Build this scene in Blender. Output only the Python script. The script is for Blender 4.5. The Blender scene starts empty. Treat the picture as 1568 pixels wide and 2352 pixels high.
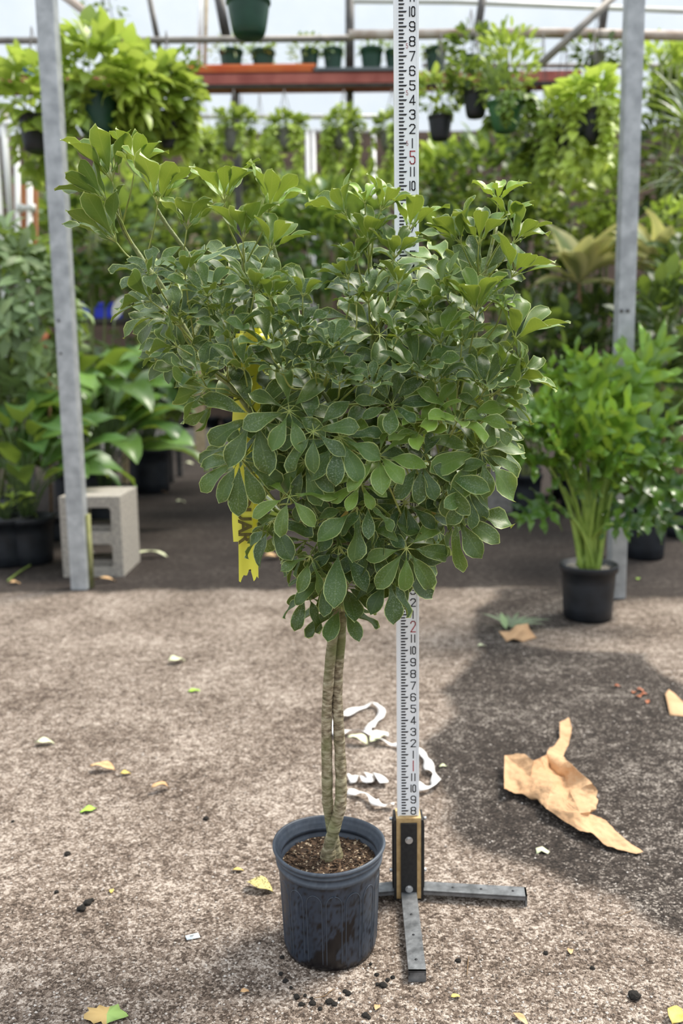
import bpy, math, random
import numpy as np
from mathutils import Vector, Matrix, noise
random.seed(7); rng = np.random.default_rng(7)
scene = bpy.context.scene
COL = scene.collection
R = math.radians
# ------------------------------------------------------------------ camera
FPX, CX, CY = 2000.0, 784.0, 1176.0
H, PITCH, ROLL = 1.137, R(9.46), R(0.58)
fw = np.array([0, math.cos(PITCH), -math.sin(PITCH)])
up0 = np.array([0, math.sin(PITCH), math.cos(PITCH)]); rt0 = np.array([1.0, 0, 0])
rt = rt0*math.cos(ROLL) - up0*math.sin(ROLL)
upv = up0*math.cos(ROLL) + rt0*math.sin(ROLL)
CAM = np.array([0, 0, H])
cam = bpy.data.cameras.new('camera'); camo = bpy.data.objects.new('camera', cam); COL.objects.link(camo)
M = Matrix(((rt[0], upv[0], -fw[0], 0), (rt[1], upv[1], -fw[1], 0), (rt[2], upv[2], -fw[2], H), (0, 0, 0, 1)))
camo.matrix_world = M
cam.sensor_fit = 'VERTICAL'; cam.sensor_height = 36; cam.sensor_width = 24
cam.lens = FPX/2352*36; cam.clip_end = 200; cam.clip_start = 0.05
cam.dof.use_dof = True; cam.dof.focus_distance = 1.50; cam.dof.aperture_fstop = 2.9
scene.camera = camo
# ------------------------------------------------------------------ light
scene.view_settings.view_transform = 'Standard'; scene.view_settings.look = 'None'
scene.view_settings.gamma = 1; scene.view_settings.exposure = 0.42
world = bpy.data.worlds.new('daylight'); scene.world = world; world.use_nodes = True
bgn = world.node_tree.nodes['Background']; bgn.inputs[1].default_value = 1.0
_nt = world.node_tree; _g = _nt.nodes.new('ShaderNodeTexCoord'); _sx = _nt.nodes.new('ShaderNodeSeparateXYZ'); _cr = _nt.nodes.new('ShaderNodeValToRGB')
_nt.links.new(_g.outputs['Generated'], _sx.inputs[0]); _nt.links.new(_sx.outputs[2], _cr.inputs[0]); _nt.links.new(_cr.outputs[0], bgn.inputs[0])   # overcast sky: zenith brighter than the horizon
for _p, _c in ((0.0, (.20, .19, .17)), (.04, (.42, .47, .53)), (.25, (.76, .82, .89)), (1.0, (1.30, 1.38, 1.46))):
    _e = _cr.color_ramp.elements[0] if _p == 0 else (_cr.color_ramp.elements[-1] if _p == 1 else _cr.color_ramp.elements.new(_p)); _e.position = _p; _e.color = (*_c, 1)
sl = bpy.data.lights.new('sun', 'SUN'); sl.energy = 4.0; sl.angle = R(20); sl.color = (1, 0.93, 0.82)
so = bpy.data.objects.new('sun', sl); COL.objects.link(so)
so.rotation_euler = Vector((-0.55, -0.30, -1.0)).to_track_quat('-Z', 'Y').to_euler(); so.location = (3, 6, 8)

def ray(x, y): return fw + rt*(x-CX)/FPX - upv*(y-CY)/FPX
def at(x, y, Y):
    d = ray(x, y); return CAM + d*(Y/d[1])
def gnd(x, y, z=0.0):
    d = ray(x, y); return CAM + d*((z-H)/d[2])
def mpx(Y): return Y/FPX*1.02
# ------------------------------------------------------------------ materials
MATS = {}
def newmat(name):
    m = bpy.data.materials.new(name); m.use_nodes = True; nt = m.node_tree
    for n in list(nt.nodes): nt.nodes.remove(n)
    out = nt.nodes.new('ShaderNodeOutputMaterial'); MATS[name] = m
    return m, nt, out
def N(nt, t, **kw):
    n = nt.nodes.new('ShaderNode'+t)
    for k, v in kw.items():
        if k.startswith('i_'):
            key = k[2:]; key = int(key) if key.isdigit() else key.replace('_', ' ')
            n.inputs[key].default_value = v
        else: setattr(n, k, v)
    return n
def ramp(nt, stops, fac):
    r = nt.nodes.new('ShaderNodeValToRGB'); e = r.color_ramp.elements
    while len(e) < len(stops): e.new(0.5)
    for i, (p, c) in enumerate(stops):
        e[i].position = p; e[i].color = (c[0], c[1], c[2], 1)
    nt.links.new(fac, r.inputs[0]); return r.outputs[0]
def mixc(nt, fac, a, b, mode='MIX'):
    m = nt.nodes.new('ShaderNodeMix'); m.data_type = 'RGBA'; m.blend_type = mode
    for s, v in ((0, fac), (6, a), (7, b)):
        if hasattr(v, 'links'): nt.links.new(v, m.inputs[s])
        elif isinstance(v, (int, float)): m.inputs[s].default_value = v
        else: m.inputs[s].default_value = (v[0], v[1], v[2], 1)
    return m.outputs[2]
def mth(nt, op, a, b=None, clamp=False):
    m = nt.nodes.new('ShaderNodeMath'); m.operation = op; m.use_clamp = clamp
    for s, v in ((0, a), (1, b)):
        if v is None: continue
        if hasattr(v, 'links'): nt.links.new(v, m.inputs[s])
        else: m.inputs[s].default_value = v
    return m.outputs[0]
def simple(name, c1, c2=None, scale=20, rough=.6, metal=0, bump=0.0, bscale=60, lo=.35, hi=.65, spec=None, detail=6):
    m, nt, out = newmat(name); b = N(nt, 'BsdfPrincipled'); nt.links.new(b.outputs[0], out.inputs[0])
    b.inputs['Roughness'].default_value = rough; b.inputs['Metallic'].default_value = metal
    if spec is not None: b.inputs['Specular IOR Level'].default_value = spec
    tc = N(nt, 'TexCoord')
    nz = N(nt, 'TexNoise'); nz.inputs['Scale'].default_value = scale; nz.inputs['Detail'].default_value = detail
    nt.links.new(tc.outputs['Object'], nz.inputs['Vector'])
    nt.links.new(ramp(nt, [(lo, c1), (hi, c2 or c1)], nz.outputs[0]), b.inputs['Base Color'])
    if bump:
        n2 = N(nt, 'TexNoise'); n2.inputs['Scale'].default_value = bscale; n2.inputs['Detail'].default_value = 8
        nt.links.new(tc.outputs['Object'], n2.inputs['Vector'])
        bp = N(nt, 'Bump'); bp.inputs['Strength'].default_value = bump; bp.inputs['Distance'].default_value = .01
        nt.links.new(n2.outputs[0], bp.inputs['Height']); nt.links.new(bp.outputs[0], b.inputs['Normal'])
    return m
def leafmat(name, dark, young, under_d, under_y, margin=None, mwid=.86, trans=.3, tcol=(.42, .6, .07), rough=.42, speck=0.0, vein=.5, mix_rand=.25, spec=.5):
    # vertex data: Data.r tone (age), Data.g position along the leaf, Data.b distance from the midrib, Data.a random
    m, nt, out = newmat(name); b = N(nt, 'BsdfPrincipled')
    a = N(nt, 'Attribute'); a.attribute_name = 'Data'
    sp = N(nt, 'SeparateColor'); nt.links.new(a.outputs['Color'], sp.inputs[0])
    t, u, v = sp.outputs; rnd = a.outputs['Alpha']
    top = mixc(nt, t, dark, young); und = mixc(nt, t, under_d, under_y)
    hv = N(nt, 'HueSaturation'); nt.links.new(top, hv.inputs['Color'])
    nt.links.new(mth(nt, 'MULTIPLY_ADD', rnd, mix_rand*2), hv.inputs['Value'])
    hv.inputs['Value'].default_value = 1
    mm = [n for n in nt.nodes if n.type == 'MATH'][-1]; mm.inputs[2].default_value = 1-mix_rand
    top = hv.outputs[0]
    rib = mth(nt, 'SUBTRACT', 1.0, mth(nt, 'DIVIDE', v, .07), clamp=True)
    # side veins: stripes running outwards and forwards from the midrib
    st = mth(nt, 'SINE', mth(nt, 'MULTIPLY', mth(nt, 'SUBTRACT', u, mth(nt, 'MULTIPLY', v, .16)), 62.0))
    st = mth(nt, 'MULTIPLY', mth(nt, 'GREATER_THAN', st, .93), .35)
    vf = mth(nt, 'MULTIPLY', mth(nt, 'MAXIMUM', rib, st), vein)
    vcol = mixc(nt, t, (.16, .24, .07), (.42, .52, .12))
    top = mixc(nt, vf, top, vcol); und = mixc(nt, mth(nt, 'MULTIPLY', vf, .8), und, (.30, .36, .12))
    if speck:
        tc = N(nt, 'TexCoord'); nz = N(nt, 'TexNoise'); nz.inputs['Scale'].default_value = 420; nz.inputs['Detail'].default_value = 2
        nt.links.new(tc.outputs['Object'], nz.inputs['Vector'])
        n2 = N(nt, 'TexNoise'); n2.inputs['Scale'].default_value = 22; nt.links.new(tc.outputs['Object'], n2.inputs['Vector'])
        k = mth(nt, 'MULTIPLY', mth(nt, 'MULTIPLY', mth(nt, 'SUBTRACT', nz.outputs[0], .52, True), 5.0, True), mth(nt, 'SUBTRACT', n2.outputs[0], .3, True))
        k = mth(nt, 'MULTIPLY', k, mth(nt, 'MULTIPLY', mth(nt, 'SUBTRACT', 1.0, t), speck*3), True)
        top = mixc(nt, k, top, (.34, .42, .30))
    if margin:
        e = mth(nt, 'MULTIPLY', mth(nt, 'SUBTRACT', v, mwid), 1/(1-mwid)*1.6, True)
        top = mixc(nt, e, top, margin); und = mixc(nt, e, und, margin)
    g = N(nt, 'NewGeometry'); colr = mixc(nt, g.outputs['Backfacing'], top, und)
    nt.links.new(colr, b.inputs['Base Color']); b.inputs['Specular IOR Level'].default_value = spec
    nt.links.new(mth(nt, 'MULTIPLY_ADD', g.outputs['Backfacing'], .25), b.inputs['Roughness'])
    [n for n in nt.nodes if n.type == 'MATH'][-1].inputs[2].default_value = rough
    tr = N(nt, 'BsdfTranslucent'); nt.links.new(mixc(nt, t, tuple(c*.62 for c in tcol), tcol), tr.inputs[0])
    mx = N(nt, 'MixShader'); mx.inputs[0].default_value = trans
    nt.links.new(b.outputs[0], mx.inputs[1]); nt.links.new(tr.outputs[0], mx.inputs[2]); nt.links.new(mx.outputs[0], out.inputs[0])
    return m
leafmat('tree_leaf', (.034, .080, .027), (.26, .42, .05), (.065, .125, .032), (.21, .37, .05), margin=(.50, .58, .22), mwid=.90, trans=.20, tcol=(.46, .58, .06), speck=.6, rough=.44, spec=.45)
leafmat('lily_leaf', (.030, .085, .026), (.22, .40, .07), (.07, .13, .04), (.2, .34, .07), trans=.22, rough=.35, vein=.35)
leafmat('philodendron_leaf', (.018, .07, .02), (.24, .46, .03), (.03, .08, .02), (.2, .38, .04), trans=.22, rough=.3)
leafmat('pothos_leaf', (.07, .16, .03), (.52, .66, .10), (.09, .18, .04), (.45, .58, .10), trans=.35, tcol=(.6, .75, .12), rough=.4, mix_rand=.4)
leafmat('dull_leaf', (.012, .034, .011), (.13, .22, .06), (.05, .09, .03), (.18, .26, .09), trans=.25, rough=.5, mix_rand=.45)
leafmat('pale_leaf', (.10, .17, .08), (.36, .48, .24), (.16, .22, .11), (.36, .46, .22), trans=.25, rough=.5, mix_rand=.4)
leafmat('palm_leaf', (.07, .11, .06), (.30, .36, .24), (.10, .13, .07), (.28, .33, .2), trans=.2, rough=.4)
leafmat('variegated_leaf', (.10, .20, .06), (.34, .42, .16), (.2, .26, .1), (.5, .5, .25), margin=(.82, .76, .38), mwid=.25, trans=.25, tcol=(.7, .7, .25), vein=.9)
leafmat('white_variegated_leaf', (.05, .09, .05), (.2, .26, .16), (.2, .26, .1), (.5, .5, .25), margin=(.62, .66, .55), mwid=.55, trans=.2, vein=.2)
simple('stem_green', (.16, .24, .05), (.30, .38, .09), 30, .5)
simple('stem_dark', (.05, .09, .025), (.09, .14, .04), 30, .5)
simple('stem_lime', (.15, .25, .035), (.30, .42, .08), 14, .4)
simple('petiole', (.25, .32, .07), (.42, .46, .14), 40, .45)
simple('young_bark', (.13, .17, .05), (.24, .27, .10), 60, .6, bump=.3, bscale=150)
simple('galvanised', (.31, .33, .345), (.47, .495, .51), 18, .45, .25, .08, 80)
simple('galvanised_worn', (.24, .26, .27), (.40, .43, .44), 26, .6, .15, .15, 60)
simple('block', (.30, .28, .25), (.48, .44, .38), 60, .95, bump=.7, bscale=220)
simple('grey_concrete', (.16, .15, .14), (.26, .25, .23), 30, .95, bump=.4, bscale=90)
simple('black_pot', (.006, .008, .011), (.016, .02, .026), 12, .45)
simple('green_pot', (.010, .05, .03), (.016, .07, .042), 10, .4)
simple('mid_green_pot', (.03, .12, .04), (.05, .16, .055), 10, .45)
simple('grey_pot', (.14, .14, .13), (.20, .2, .18), 10, .5)
simple('steel_bar', (.10, .105, .11), (.22, .23, .24), 40, .5, .5, .15, 90)
simple('bolt', (.5, .5, .5), (.65, .65, .65), 40, .35, .8)
simple('black_plate', (.008, .008, .009), (.018, .018, .018), 120, .6)
simple('plywood', (.42, .27, .11), (.58, .40, .19), 60, .7)
simple('rod_white', (.86, .89, .92), (.92, .94, .96), 8, .35)
simple('ink_black', (.012, .012, .016), None, 5, .5)
simple('ink_red', (.42, .03, .04), None, 5, .5)
simple('kraft', (.47, .28, .145), (.58, .37, .205), 9, .85, bump=.5, bscale=45)
simple('ribbon_white', (.72, .70, .67), (.84, .82, .80), 30, .6)
simple('tape_yellow', (.88, .86, .08), (.93, .90, .12), 12, .4)
simple('tape_ink', (.10, .08, .01), (.16, .13, .02), 200, .6)
simple('soil_dark', (.006, .005, .004), (.02, .016, .012), 90, .95, bump=.6, bscale=200)
simple('pvc', (.72, .73, .72), (.80, .80, .79), 6, .4)
simple('raw_wood', (.42, .28, .15), (.55, .40, .24), 14, .8)
simple('stake_wood', (.36, .27, .15), (.50, .40, .25), 14, .8)
simple('orange_board', (.45, .19, .09), (.55, .26, .13), 12, .8)
simple('red_shelf', (.30, .07, .055), (.46, .14, .11), 5, .7)
simple('orange_tray', (.80, .14, .03), (.9, .22, .05), 5, .5)
simple('blue_tray', (.02, .12, .42), (.04, .18, .5), 5, .5)
simple('blue_tub', (.01, .03, .5), (.02, .05, .7), 5, .4)
simple('grey_tray', (.10, .12, .13), (.16, .18, .19), 5, .5)
simple('pipe_grey', (.20, .19, .17), (.34, .31, .28), 9, .6, .2)
simple('pipe_dark', (.045, .042, .04), (.09, .085, .08), 9, .6)
simple('pipe_rusty', (.28, .16, .09), (.62, .56, .50), 6, .7)
simple('brown_board', (.10, .07, .055), (.18, .12, .09), 3, .9)
simple('dry_leaf', (.46, .26, .12), (.66, .46, .24), 40, .8)
simple('yellow_leaf', (.60, .48, .14), (.50, .36, .08), 60, .7)
simple('lime_leaf', (.38, .60, .08), (.30, .50, .06), 60, .5)
simple('pale_dead_leaf', (.55, .60, .36), (.72, .72, .50), 60, .7)
simple('copper_leaf', (.25, .06, .02), (.42, .14, .05), 20, .5)
simple('label_white', (.75, .80, .82), None, 5, .5)
simple('teal', (.02, .35, .28), None, 5, .5)
simple('moss', (.16, .17, .05), (.30, .30, .14), 20, .9)
simple('twig', (.16, .10, .05), (.28, .18, .09), 40, .9)
# trunk bark with ring scars
m, nt, out = newmat('bark'); b = N(nt, 'BsdfPrincipled'); b.inputs['Roughness'].default_value = .85; nt.links.new(b.outputs[0], out.inputs[0])
tc = N(nt, 'TexCoord'); mp = N(nt, 'Mapping'); mp.inputs['Scale'].default_value = (1, 1, 2.2); nt.links.new(tc.outputs['Object'], mp.inputs[0])
n1 = N(nt, 'TexNoise'); n1.inputs['Scale'].default_value = 70; n1.inputs['Detail'].default_value = 8; nt.links.new(mp.outputs[0], n1.inputs[0])
n2 = N(nt, 'TexNoise'); n2.inputs['Scale'].default_value = 14; nt.links.new(tc.outputs['Object'], n2.inputs[0])
cA = ramp(nt, [(.32, (.09, .065, .04)), (.48, (.25, .20, .125)), (.66, (.50, .44, .31))], n1.outputs[0])
cB = mixc(nt, mth(nt, 'MULTIPLY', mth(nt, 'SUBTRACT', n2.outputs[0], .42, True), 4.0, True), cA, (.17, .18, .07))
wv = N(nt, 'TexWave'); wv.bands_direction = 'Z'; wv.inputs['Scale'].default_value = 3.2; wv.inputs['Distortion'].default_value = 7; wv.inputs['Detail'].default_value = 2
nt.links.new(tc.outputs['Object'], wv.inputs[0])
ringm = mth(nt, 'MULTIPLY', mth(nt, 'SUBTRACT', wv.outputs['Fac'], .93, True), 9.0, True)
nt.links.new(mixc(nt, mth(nt, 'MULTIPLY', ringm, .6), cB, (.42, .38, .24)), b.inputs['Base Color'])
bp = N(nt, 'Bump'); bp.inputs['Strength'].default_value = .8; bp.inputs['Distance'].default_value = .004
nt.links.new(mth(nt, 'ADD', n1.outputs[0], ringm), bp.inputs['Height']); nt.links.new(bp.outputs[0], b.inputs['Normal'])
# potting soil
m, nt, out = newmat('potting_soil'); b = N(nt, 'BsdfPrincipled'); b.inputs['Roughness'].default_value = .95; nt.links.new(b.outputs[0], out.inputs[0])
tc = N(nt, 'TexCoord'); n1 = N(nt, 'TexNoise'); n1.inputs['Scale'].default_value = 160; n1.inputs['Detail'].default_value = 6; nt.links.new(tc.outputs['Object'], n1.inputs[0])
vo = N(nt, 'TexVoronoi'); vo.inputs['Scale'].default_value = 230; nt.links.new(tc.outputs['Object'], vo.inputs['Vector'])
spc = N(nt, 'SeparateColor'); nt.links.new(vo.outputs['Color'], spc.inputs[0])
cA = ramp(nt, [(.3, (.012, .007, .004)), (.55, (.075, .042, .022)), (.72, (.20, .13, .075))], n1.outputs[0])
nt.links.new(mixc(nt, mth(nt, 'GREATER_THAN', spc.outputs[0], .93), cA, (.45, .36, .25)), b.inputs['Base Color'])
bp = N(nt, 'Bump'); bp.inputs['Strength'].default_value = 1; bp.inputs['Distance'].default_value = .006
nt.links.new(n1.outputs[0], bp.inputs['Height']); nt.links.new(bp.outputs[0], b.inputs['Normal'])
# nursery pot plastic with dust, scuffs and a wet stain (mask in Data.r)
m, nt, out = newmat('nursery_pot'); b = N(nt, 'BsdfPrincipled'); nt.links.new(b.outputs[0], out.inputs[0])
tc = N(nt, 'TexCoord'); a = N(nt, 'Attribute'); a.attribute_name = 'Data'; sp = N(nt, 'SeparateColor'); nt.links.new(a.outputs['Color'], sp.inputs[0])
mp = N(nt, 'Mapping'); mp.inputs['Scale'].default_value = (1, 1, .35); nt.links.new(tc.outputs['Object'], mp.inputs[0])
n1 = N(nt, 'TexNoise'); n1.inputs['Scale'].default_value = 24; n1.inputs['Detail'].default_value = 9; n1.inputs['Roughness'].default_value = .7; nt.links.new(mp.outputs[0], n1.inputs[0])
cA = ramp(nt, [(.40, (.018, .027, .044)), (.62, (.030, .042, .065)), (.80, (.075, .09, .115))], n1.outputs[0])
cB = mixc(nt, mth(nt, 'MULTIPLY', sp.outputs[1], .45), cA, (.20, .23, .26))
nt.links.new(mixc(nt, sp.outputs[0], cB, (.004, .004, .006)), b.inputs['Base Color'])
nt.links.new(mth(nt, 'SUBTRACT', .48, mth(nt, 'MULTIPLY', sp.outputs[0], .2)), b.inputs['Roughness'])
# ground: crushed aggregate, dry and wet/dirty zones by mask (Data.r)
m, nt, out = newmat('gravel'); b = N(nt, 'BsdfPrincipled'); nt.links.new(b.outputs[0], out.inputs[0])
tc = N(nt, 'TexCoord'); a = N(nt, 'Attribute'); a.attribute_name = 'Data'; sp = N(nt, 'SeparateColor'); nt.links.new(a.outputs['Color'], sp.inputs[0])
wn = N(nt, 'TexNoise'); wn.inputs['Scale'].default_value = 140; nt.links.new(tc.outputs['Object'], wn.inputs[0])
wmx = N(nt, 'Mix'); wmx.data_type = 'VECTOR'; wmx.inputs[0].default_value = .005
nt.links.new(tc.outputs['Object'], wmx.inputs[4]); nt.links.new(wn.outputs['Color'], wmx.inputs[5])
vo = N(nt, 'TexVoronoi'); vo.inputs['Scale'].default_value = 205; nt.links.new(wmx.outputs[1], vo.inputs['Vector'])
vo2 = N(nt, 'TexVoronoi'); vo2.inputs['Scale'].default_value = 480; nt.links.new(wmx.outputs[1], vo2.inputs['Vector'])
s1 = N(nt, 'SeparateColor'); nt.links.new(vo.outputs['Color'], s1.inputs[0]); s2 = N(nt, 'SeparateColor'); nt.links.new(vo2.outputs['Color'], s2.inputs[0])
big = N(nt, 'TexNoise'); big.inputs['Scale'].default_value = 3.2; big.inputs['Detail'].default_value = 6; nt.links.new(tc.outputs['Object'], big.inputs[0])
med = N(nt, 'TexNoise'); med.inputs['Scale'].default_value = 30; med.inputs['Detail'].default_value = 6; nt.links.new(tc.outputs['Object'], med.inputs[0])
fac = mth(nt, 'ADD', mth(nt, 'MULTIPLY', s1.outputs[0], .62), mth(nt, 'MULTIPLY', s2.outputs[0], .38))
fac = mth(nt, 'ADD', fac, mth(nt, 'MULTIPLY', mth(nt, 'SUBTRACT', med.outputs[0], .5), .9))
fac = mth(nt, 'ADD', fac, mth(nt, 'MULTIPLY', mth(nt, 'SUBTRACT', big.outputs[0], .5), .75))
dry = ramp(nt, [(.15, (.05, .036, .027)), (.40, (.15, .112, .087)), (.62, (.24, .19, .152)), (.88, (.50, .43, .37))], fac)
wet = ramp(nt, [(.15, (.016, .013, .011)), (.50, (.044, .034, .028)), (.74, (.085, .070, .060)), (.95, (.36, .32, .28))], fac)
dirt = ramp(nt, [(.2, (.018, .014, .012)), (.8, (.048, .037, .032))], med.outputs[0])
mask = mth(nt, 'MULTIPLY', mth(nt, 'SUBTRACT', mth(nt, 'ADD', sp.outputs[0], mth(nt, 'MULTIPLY', mth(nt, 'SUBTRACT', med.outputs[0], .5), .5)), .3), 2.5, True)
cA = mixc(nt, mask, dry, wet)
cA = mixc(nt, sp.outputs[1], cA, dirt)
nt.links.new(cA, b.inputs['Base Color']); b.inputs['Roughness'].default_value = .93; b.inputs['Specular IOR Level'].default_value = .25
bp = N(nt, 'Bump'); bp.inputs['Strength'].default_value = .7; bp.inputs['Distance'].default_value = .004
nt.links.new(mth(nt, 'SUBTRACT', fac, vo.outputs['Distance']), bp.inputs['Height']); nt.links.new(bp.outputs[0], b.inputs['Normal'])
# translucent greenhouse sheeting
m, nt, out = newmat('poly_sheet'); tc = N(nt, 'TexCoord')
n1 = N(nt, 'TexNoise'); n1.inputs['Scale'].default_value = 1.6; n1.inputs['Detail'].default_value = 8; nt.links.new(tc.outputs['Object'], n1.inputs[0])
cc = ramp(nt, [(.3, (.74, .82, .90)), (.7, (.88, .93, .97))], n1.outputs[0])
d = N(nt, 'BsdfDiffuse'); t = N(nt, 'BsdfTranslucent'); nt.links.new(cc, d.inputs[0]); nt.links.new(cc, t.inputs[0])
mx = N(nt, 'MixShader'); mx.inputs[0].default_value = .6; nt.links.new(d.outputs[0], mx.inputs[1]); nt.links.new(t.outputs[0], mx.inputs[2])
tp_ = N(nt, 'BsdfTransparent'); m2 = N(nt, 'MixShader'); m2.inputs[0].default_value = .65; nt.links.new(mx.outputs[0], m2.inputs[1]); nt.links.new(tp_.outputs[0], m2.inputs[2]); nt.links.new(m2.outputs[0], out.inputs[0])
# half green half tan oak leaf
m, nt, out = newmat('oak_leaf'); b = N(nt, 'BsdfPrincipled'); nt.links.new(b.outputs[0], out.inputs[0]); b.inputs['Roughness'].default_value = .7
a = N(nt, 'Attribute'); a.attribute_name = 'Data'; sp = N(nt, 'SeparateColor'); nt.links.new(a.outputs['Color'], sp.inputs[0])
nt.links.new(ramp(nt, [(.45, (.62, .42, .16)), (.55, (.34, .50, .14))], sp.outputs[0]), b.inputs['Base Color'])
# speckled yellow leaf
m, nt, out = newmat('spotted_leaf'); b = N(nt, 'BsdfPrincipled'); nt.links.new(b.outputs[0], out.inputs[0]); b.inputs['Roughness'].default_value = .7
tc = N(nt, 'TexCoord'); n1 = N(nt, 'TexNoise'); n1.inputs['Scale'].default_value = 260; nt.links.new(tc.outputs['Object'], n1.inputs[0])
nt.links.new(ramp(nt, [(.40, (.10, .09, .04)), (.47, (.56, .47, .18))], n1.outputs[0]), b.inputs['Base Color'])

# ------------------------------------------------------------------ mesh helpers
class Acc:
    def __init__(s): s.v = []; s.f = []; s.d = []; s.n = 0
    def add(s, verts, faces, data=None):
        verts = np.asarray(verts, float).reshape(-1, 3)
        s.v.append(verts); s.f.extend([tuple(int(i)+s.n for i in f) for f in faces]) if not isinstance(faces, np.ndarray) else s.f.extend(map(tuple, (faces+s.n).tolist()))
        if data is None: data = np.zeros((len(verts), 4))
        s.d.append(np.asarray(data, float).reshape(-1, 4)); s.n += len(verts)
    def build(s, name, mat, parent=None, smooth=True, origin=None):
        me = bpy.data.meshes.new(name); V = np.concatenate(s.v) if s.v else np.zeros((0, 3))
        o = bpy.data.objects.new(name, me); COL.objects.link(o)
        if parent is not None:
            V = V - np.array(parent.location); o.parent = parent
        elif origin is not None:
            V = V - np.array(origin); o.location = origin
        me.from_pydata(V.tolist(), [], s.f)
        at_ = me.attributes.new('Data', 'FLOAT_COLOR', 'POINT'); at_.data.foreach_set('color', np.concatenate(s.d).astype(np.float32).ravel())
        me.materials.append(MATS[mat])
        if smooth: me.polygons.foreach_set('use_smooth', [True]*len(me.polygons))
        me.update(); return o
def tag(o, label=None, cat=None, group=None, kind=None):
    if label: o['label'] = label
    if cat: o['category'] = cat
    if group: o['group'] = group
    if kind: o['kind'] = kind
    return o
def thing(name, label, cat, loc, group=None):
    o = bpy.data.objects.new(name, None); COL.objects.link(o); o.location = tuple(float(c) for c in loc); o.empty_display_size = .05
    return tag(o, label, cat, group)
def unit(v):
    v = np.asarray(v, float); return v/(np.linalg.norm(v, axis=-1, keepdims=True)+1e-12)
def box(a, c, s, rz=0, ax=None):
    c = np.asarray(c, float); hx, hy, hz = np.asarray(s)/2
    P = np.array([[x, y, z] for z in (-hz, hz) for x, y in ((-hx, -hy), (hx, -hy), (hx, hy), (-hx, hy))])
    if rz: P = P @ np.array([[math.cos(rz), math.sin(rz), 0], [-math.sin(rz), math.cos(rz), 0], [0, 0, 1]])
    if ax is not None: P = P @ np.asarray(ax)
    a.add(P+c, [(3, 2, 1, 0), (4, 5, 6, 7), (0, 1, 5, 4), (1, 2, 6, 5), (2, 3, 7, 6), (3, 0, 4, 7)])
def beam(a, p0, p1, w, d=None, wref=(1, 0, 0)):
    p0, p1 = np.asarray(p0, float), np.asarray(p1, float); z = unit(p1-p0); x = unit(np.asarray(wref)-z*np.dot(wref, z)); y = np.cross(z, x); d = d or w
    box(a, (p0+p1)/2, (w, d, np.linalg.norm(p1-p0)), ax=[x, y, z])
def tube(a, pts, rad, n=8, cap=True, data=None):
    P = np.asarray(pts, float); m = len(P); rad = np.broadcast_to(np.asarray(rad, float), (m,))
    T = unit(np.gradient(P, axis=0)); ref = np.array([.31, .17, .93]) if abs(T[0][2]) < .9 else np.array([1, .1, 0])
    X = unit(np.cross(T, ref)); Yv = np.cross(T, X); an = np.linspace(0, 2*math.pi, n, endpoint=False)
    V = P[:, None]+rad[:, None, None]*(X[:, None]*np.cos(an)[None, :, None]+Yv[:, None]*np.sin(an)[None, :, None])
    F = [(i*n+j, i*n+(j+1) % n, (i+1)*n+(j+1) % n, (i+1)*n+j) for i in range(m-1) for j in range(n)]
    if cap: F += [tuple(range(n))[::-1], tuple((m-1)*n+j for j in range(n))]
    a.add(V, F, None if data is None else np.repeat(data, n, axis=0))
def spline(pts, k=6):
    P = np.asarray(pts, float); out = []
    Q = np.vstack([2*P[0]-P[1], P, 2*P[-1]-P[-2]])
    for i in range(1, len(Q)-2):
        for t in np.linspace(0, 1, k, endpoint=False):
            p0, p1, p2, p3 = Q[i-1:i+3]
            out.append(.5*((2*p1)+(-p0+p2)*t+(2*p0-5*p1+4*p2-p3)*t*t+(-p0+3*p1-3*p2+p3)*t**3))
    out.append(P[-1]); return np.array(out)
def lathe(a, c, prof, n=48, data=None):
    c = np.asarray(c, float); m = len(prof); an = np.linspace(0, 2*math.pi, n, endpoint=False)
    V = np.array([[r*math.cos(t), r*math.sin(t), z] for r, z in prof for t in an])+c
    F = [(i*n+j, i*n+(j+1) % n, (i+1)*n+(j+1) % n, (i+1)*n+j) for i in range(m-1) for j in range(n)]
    if prof[0][0] < 1e-6 or True: F += [tuple(range(n))[::-1]]
    a.add(V, F, data)
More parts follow.
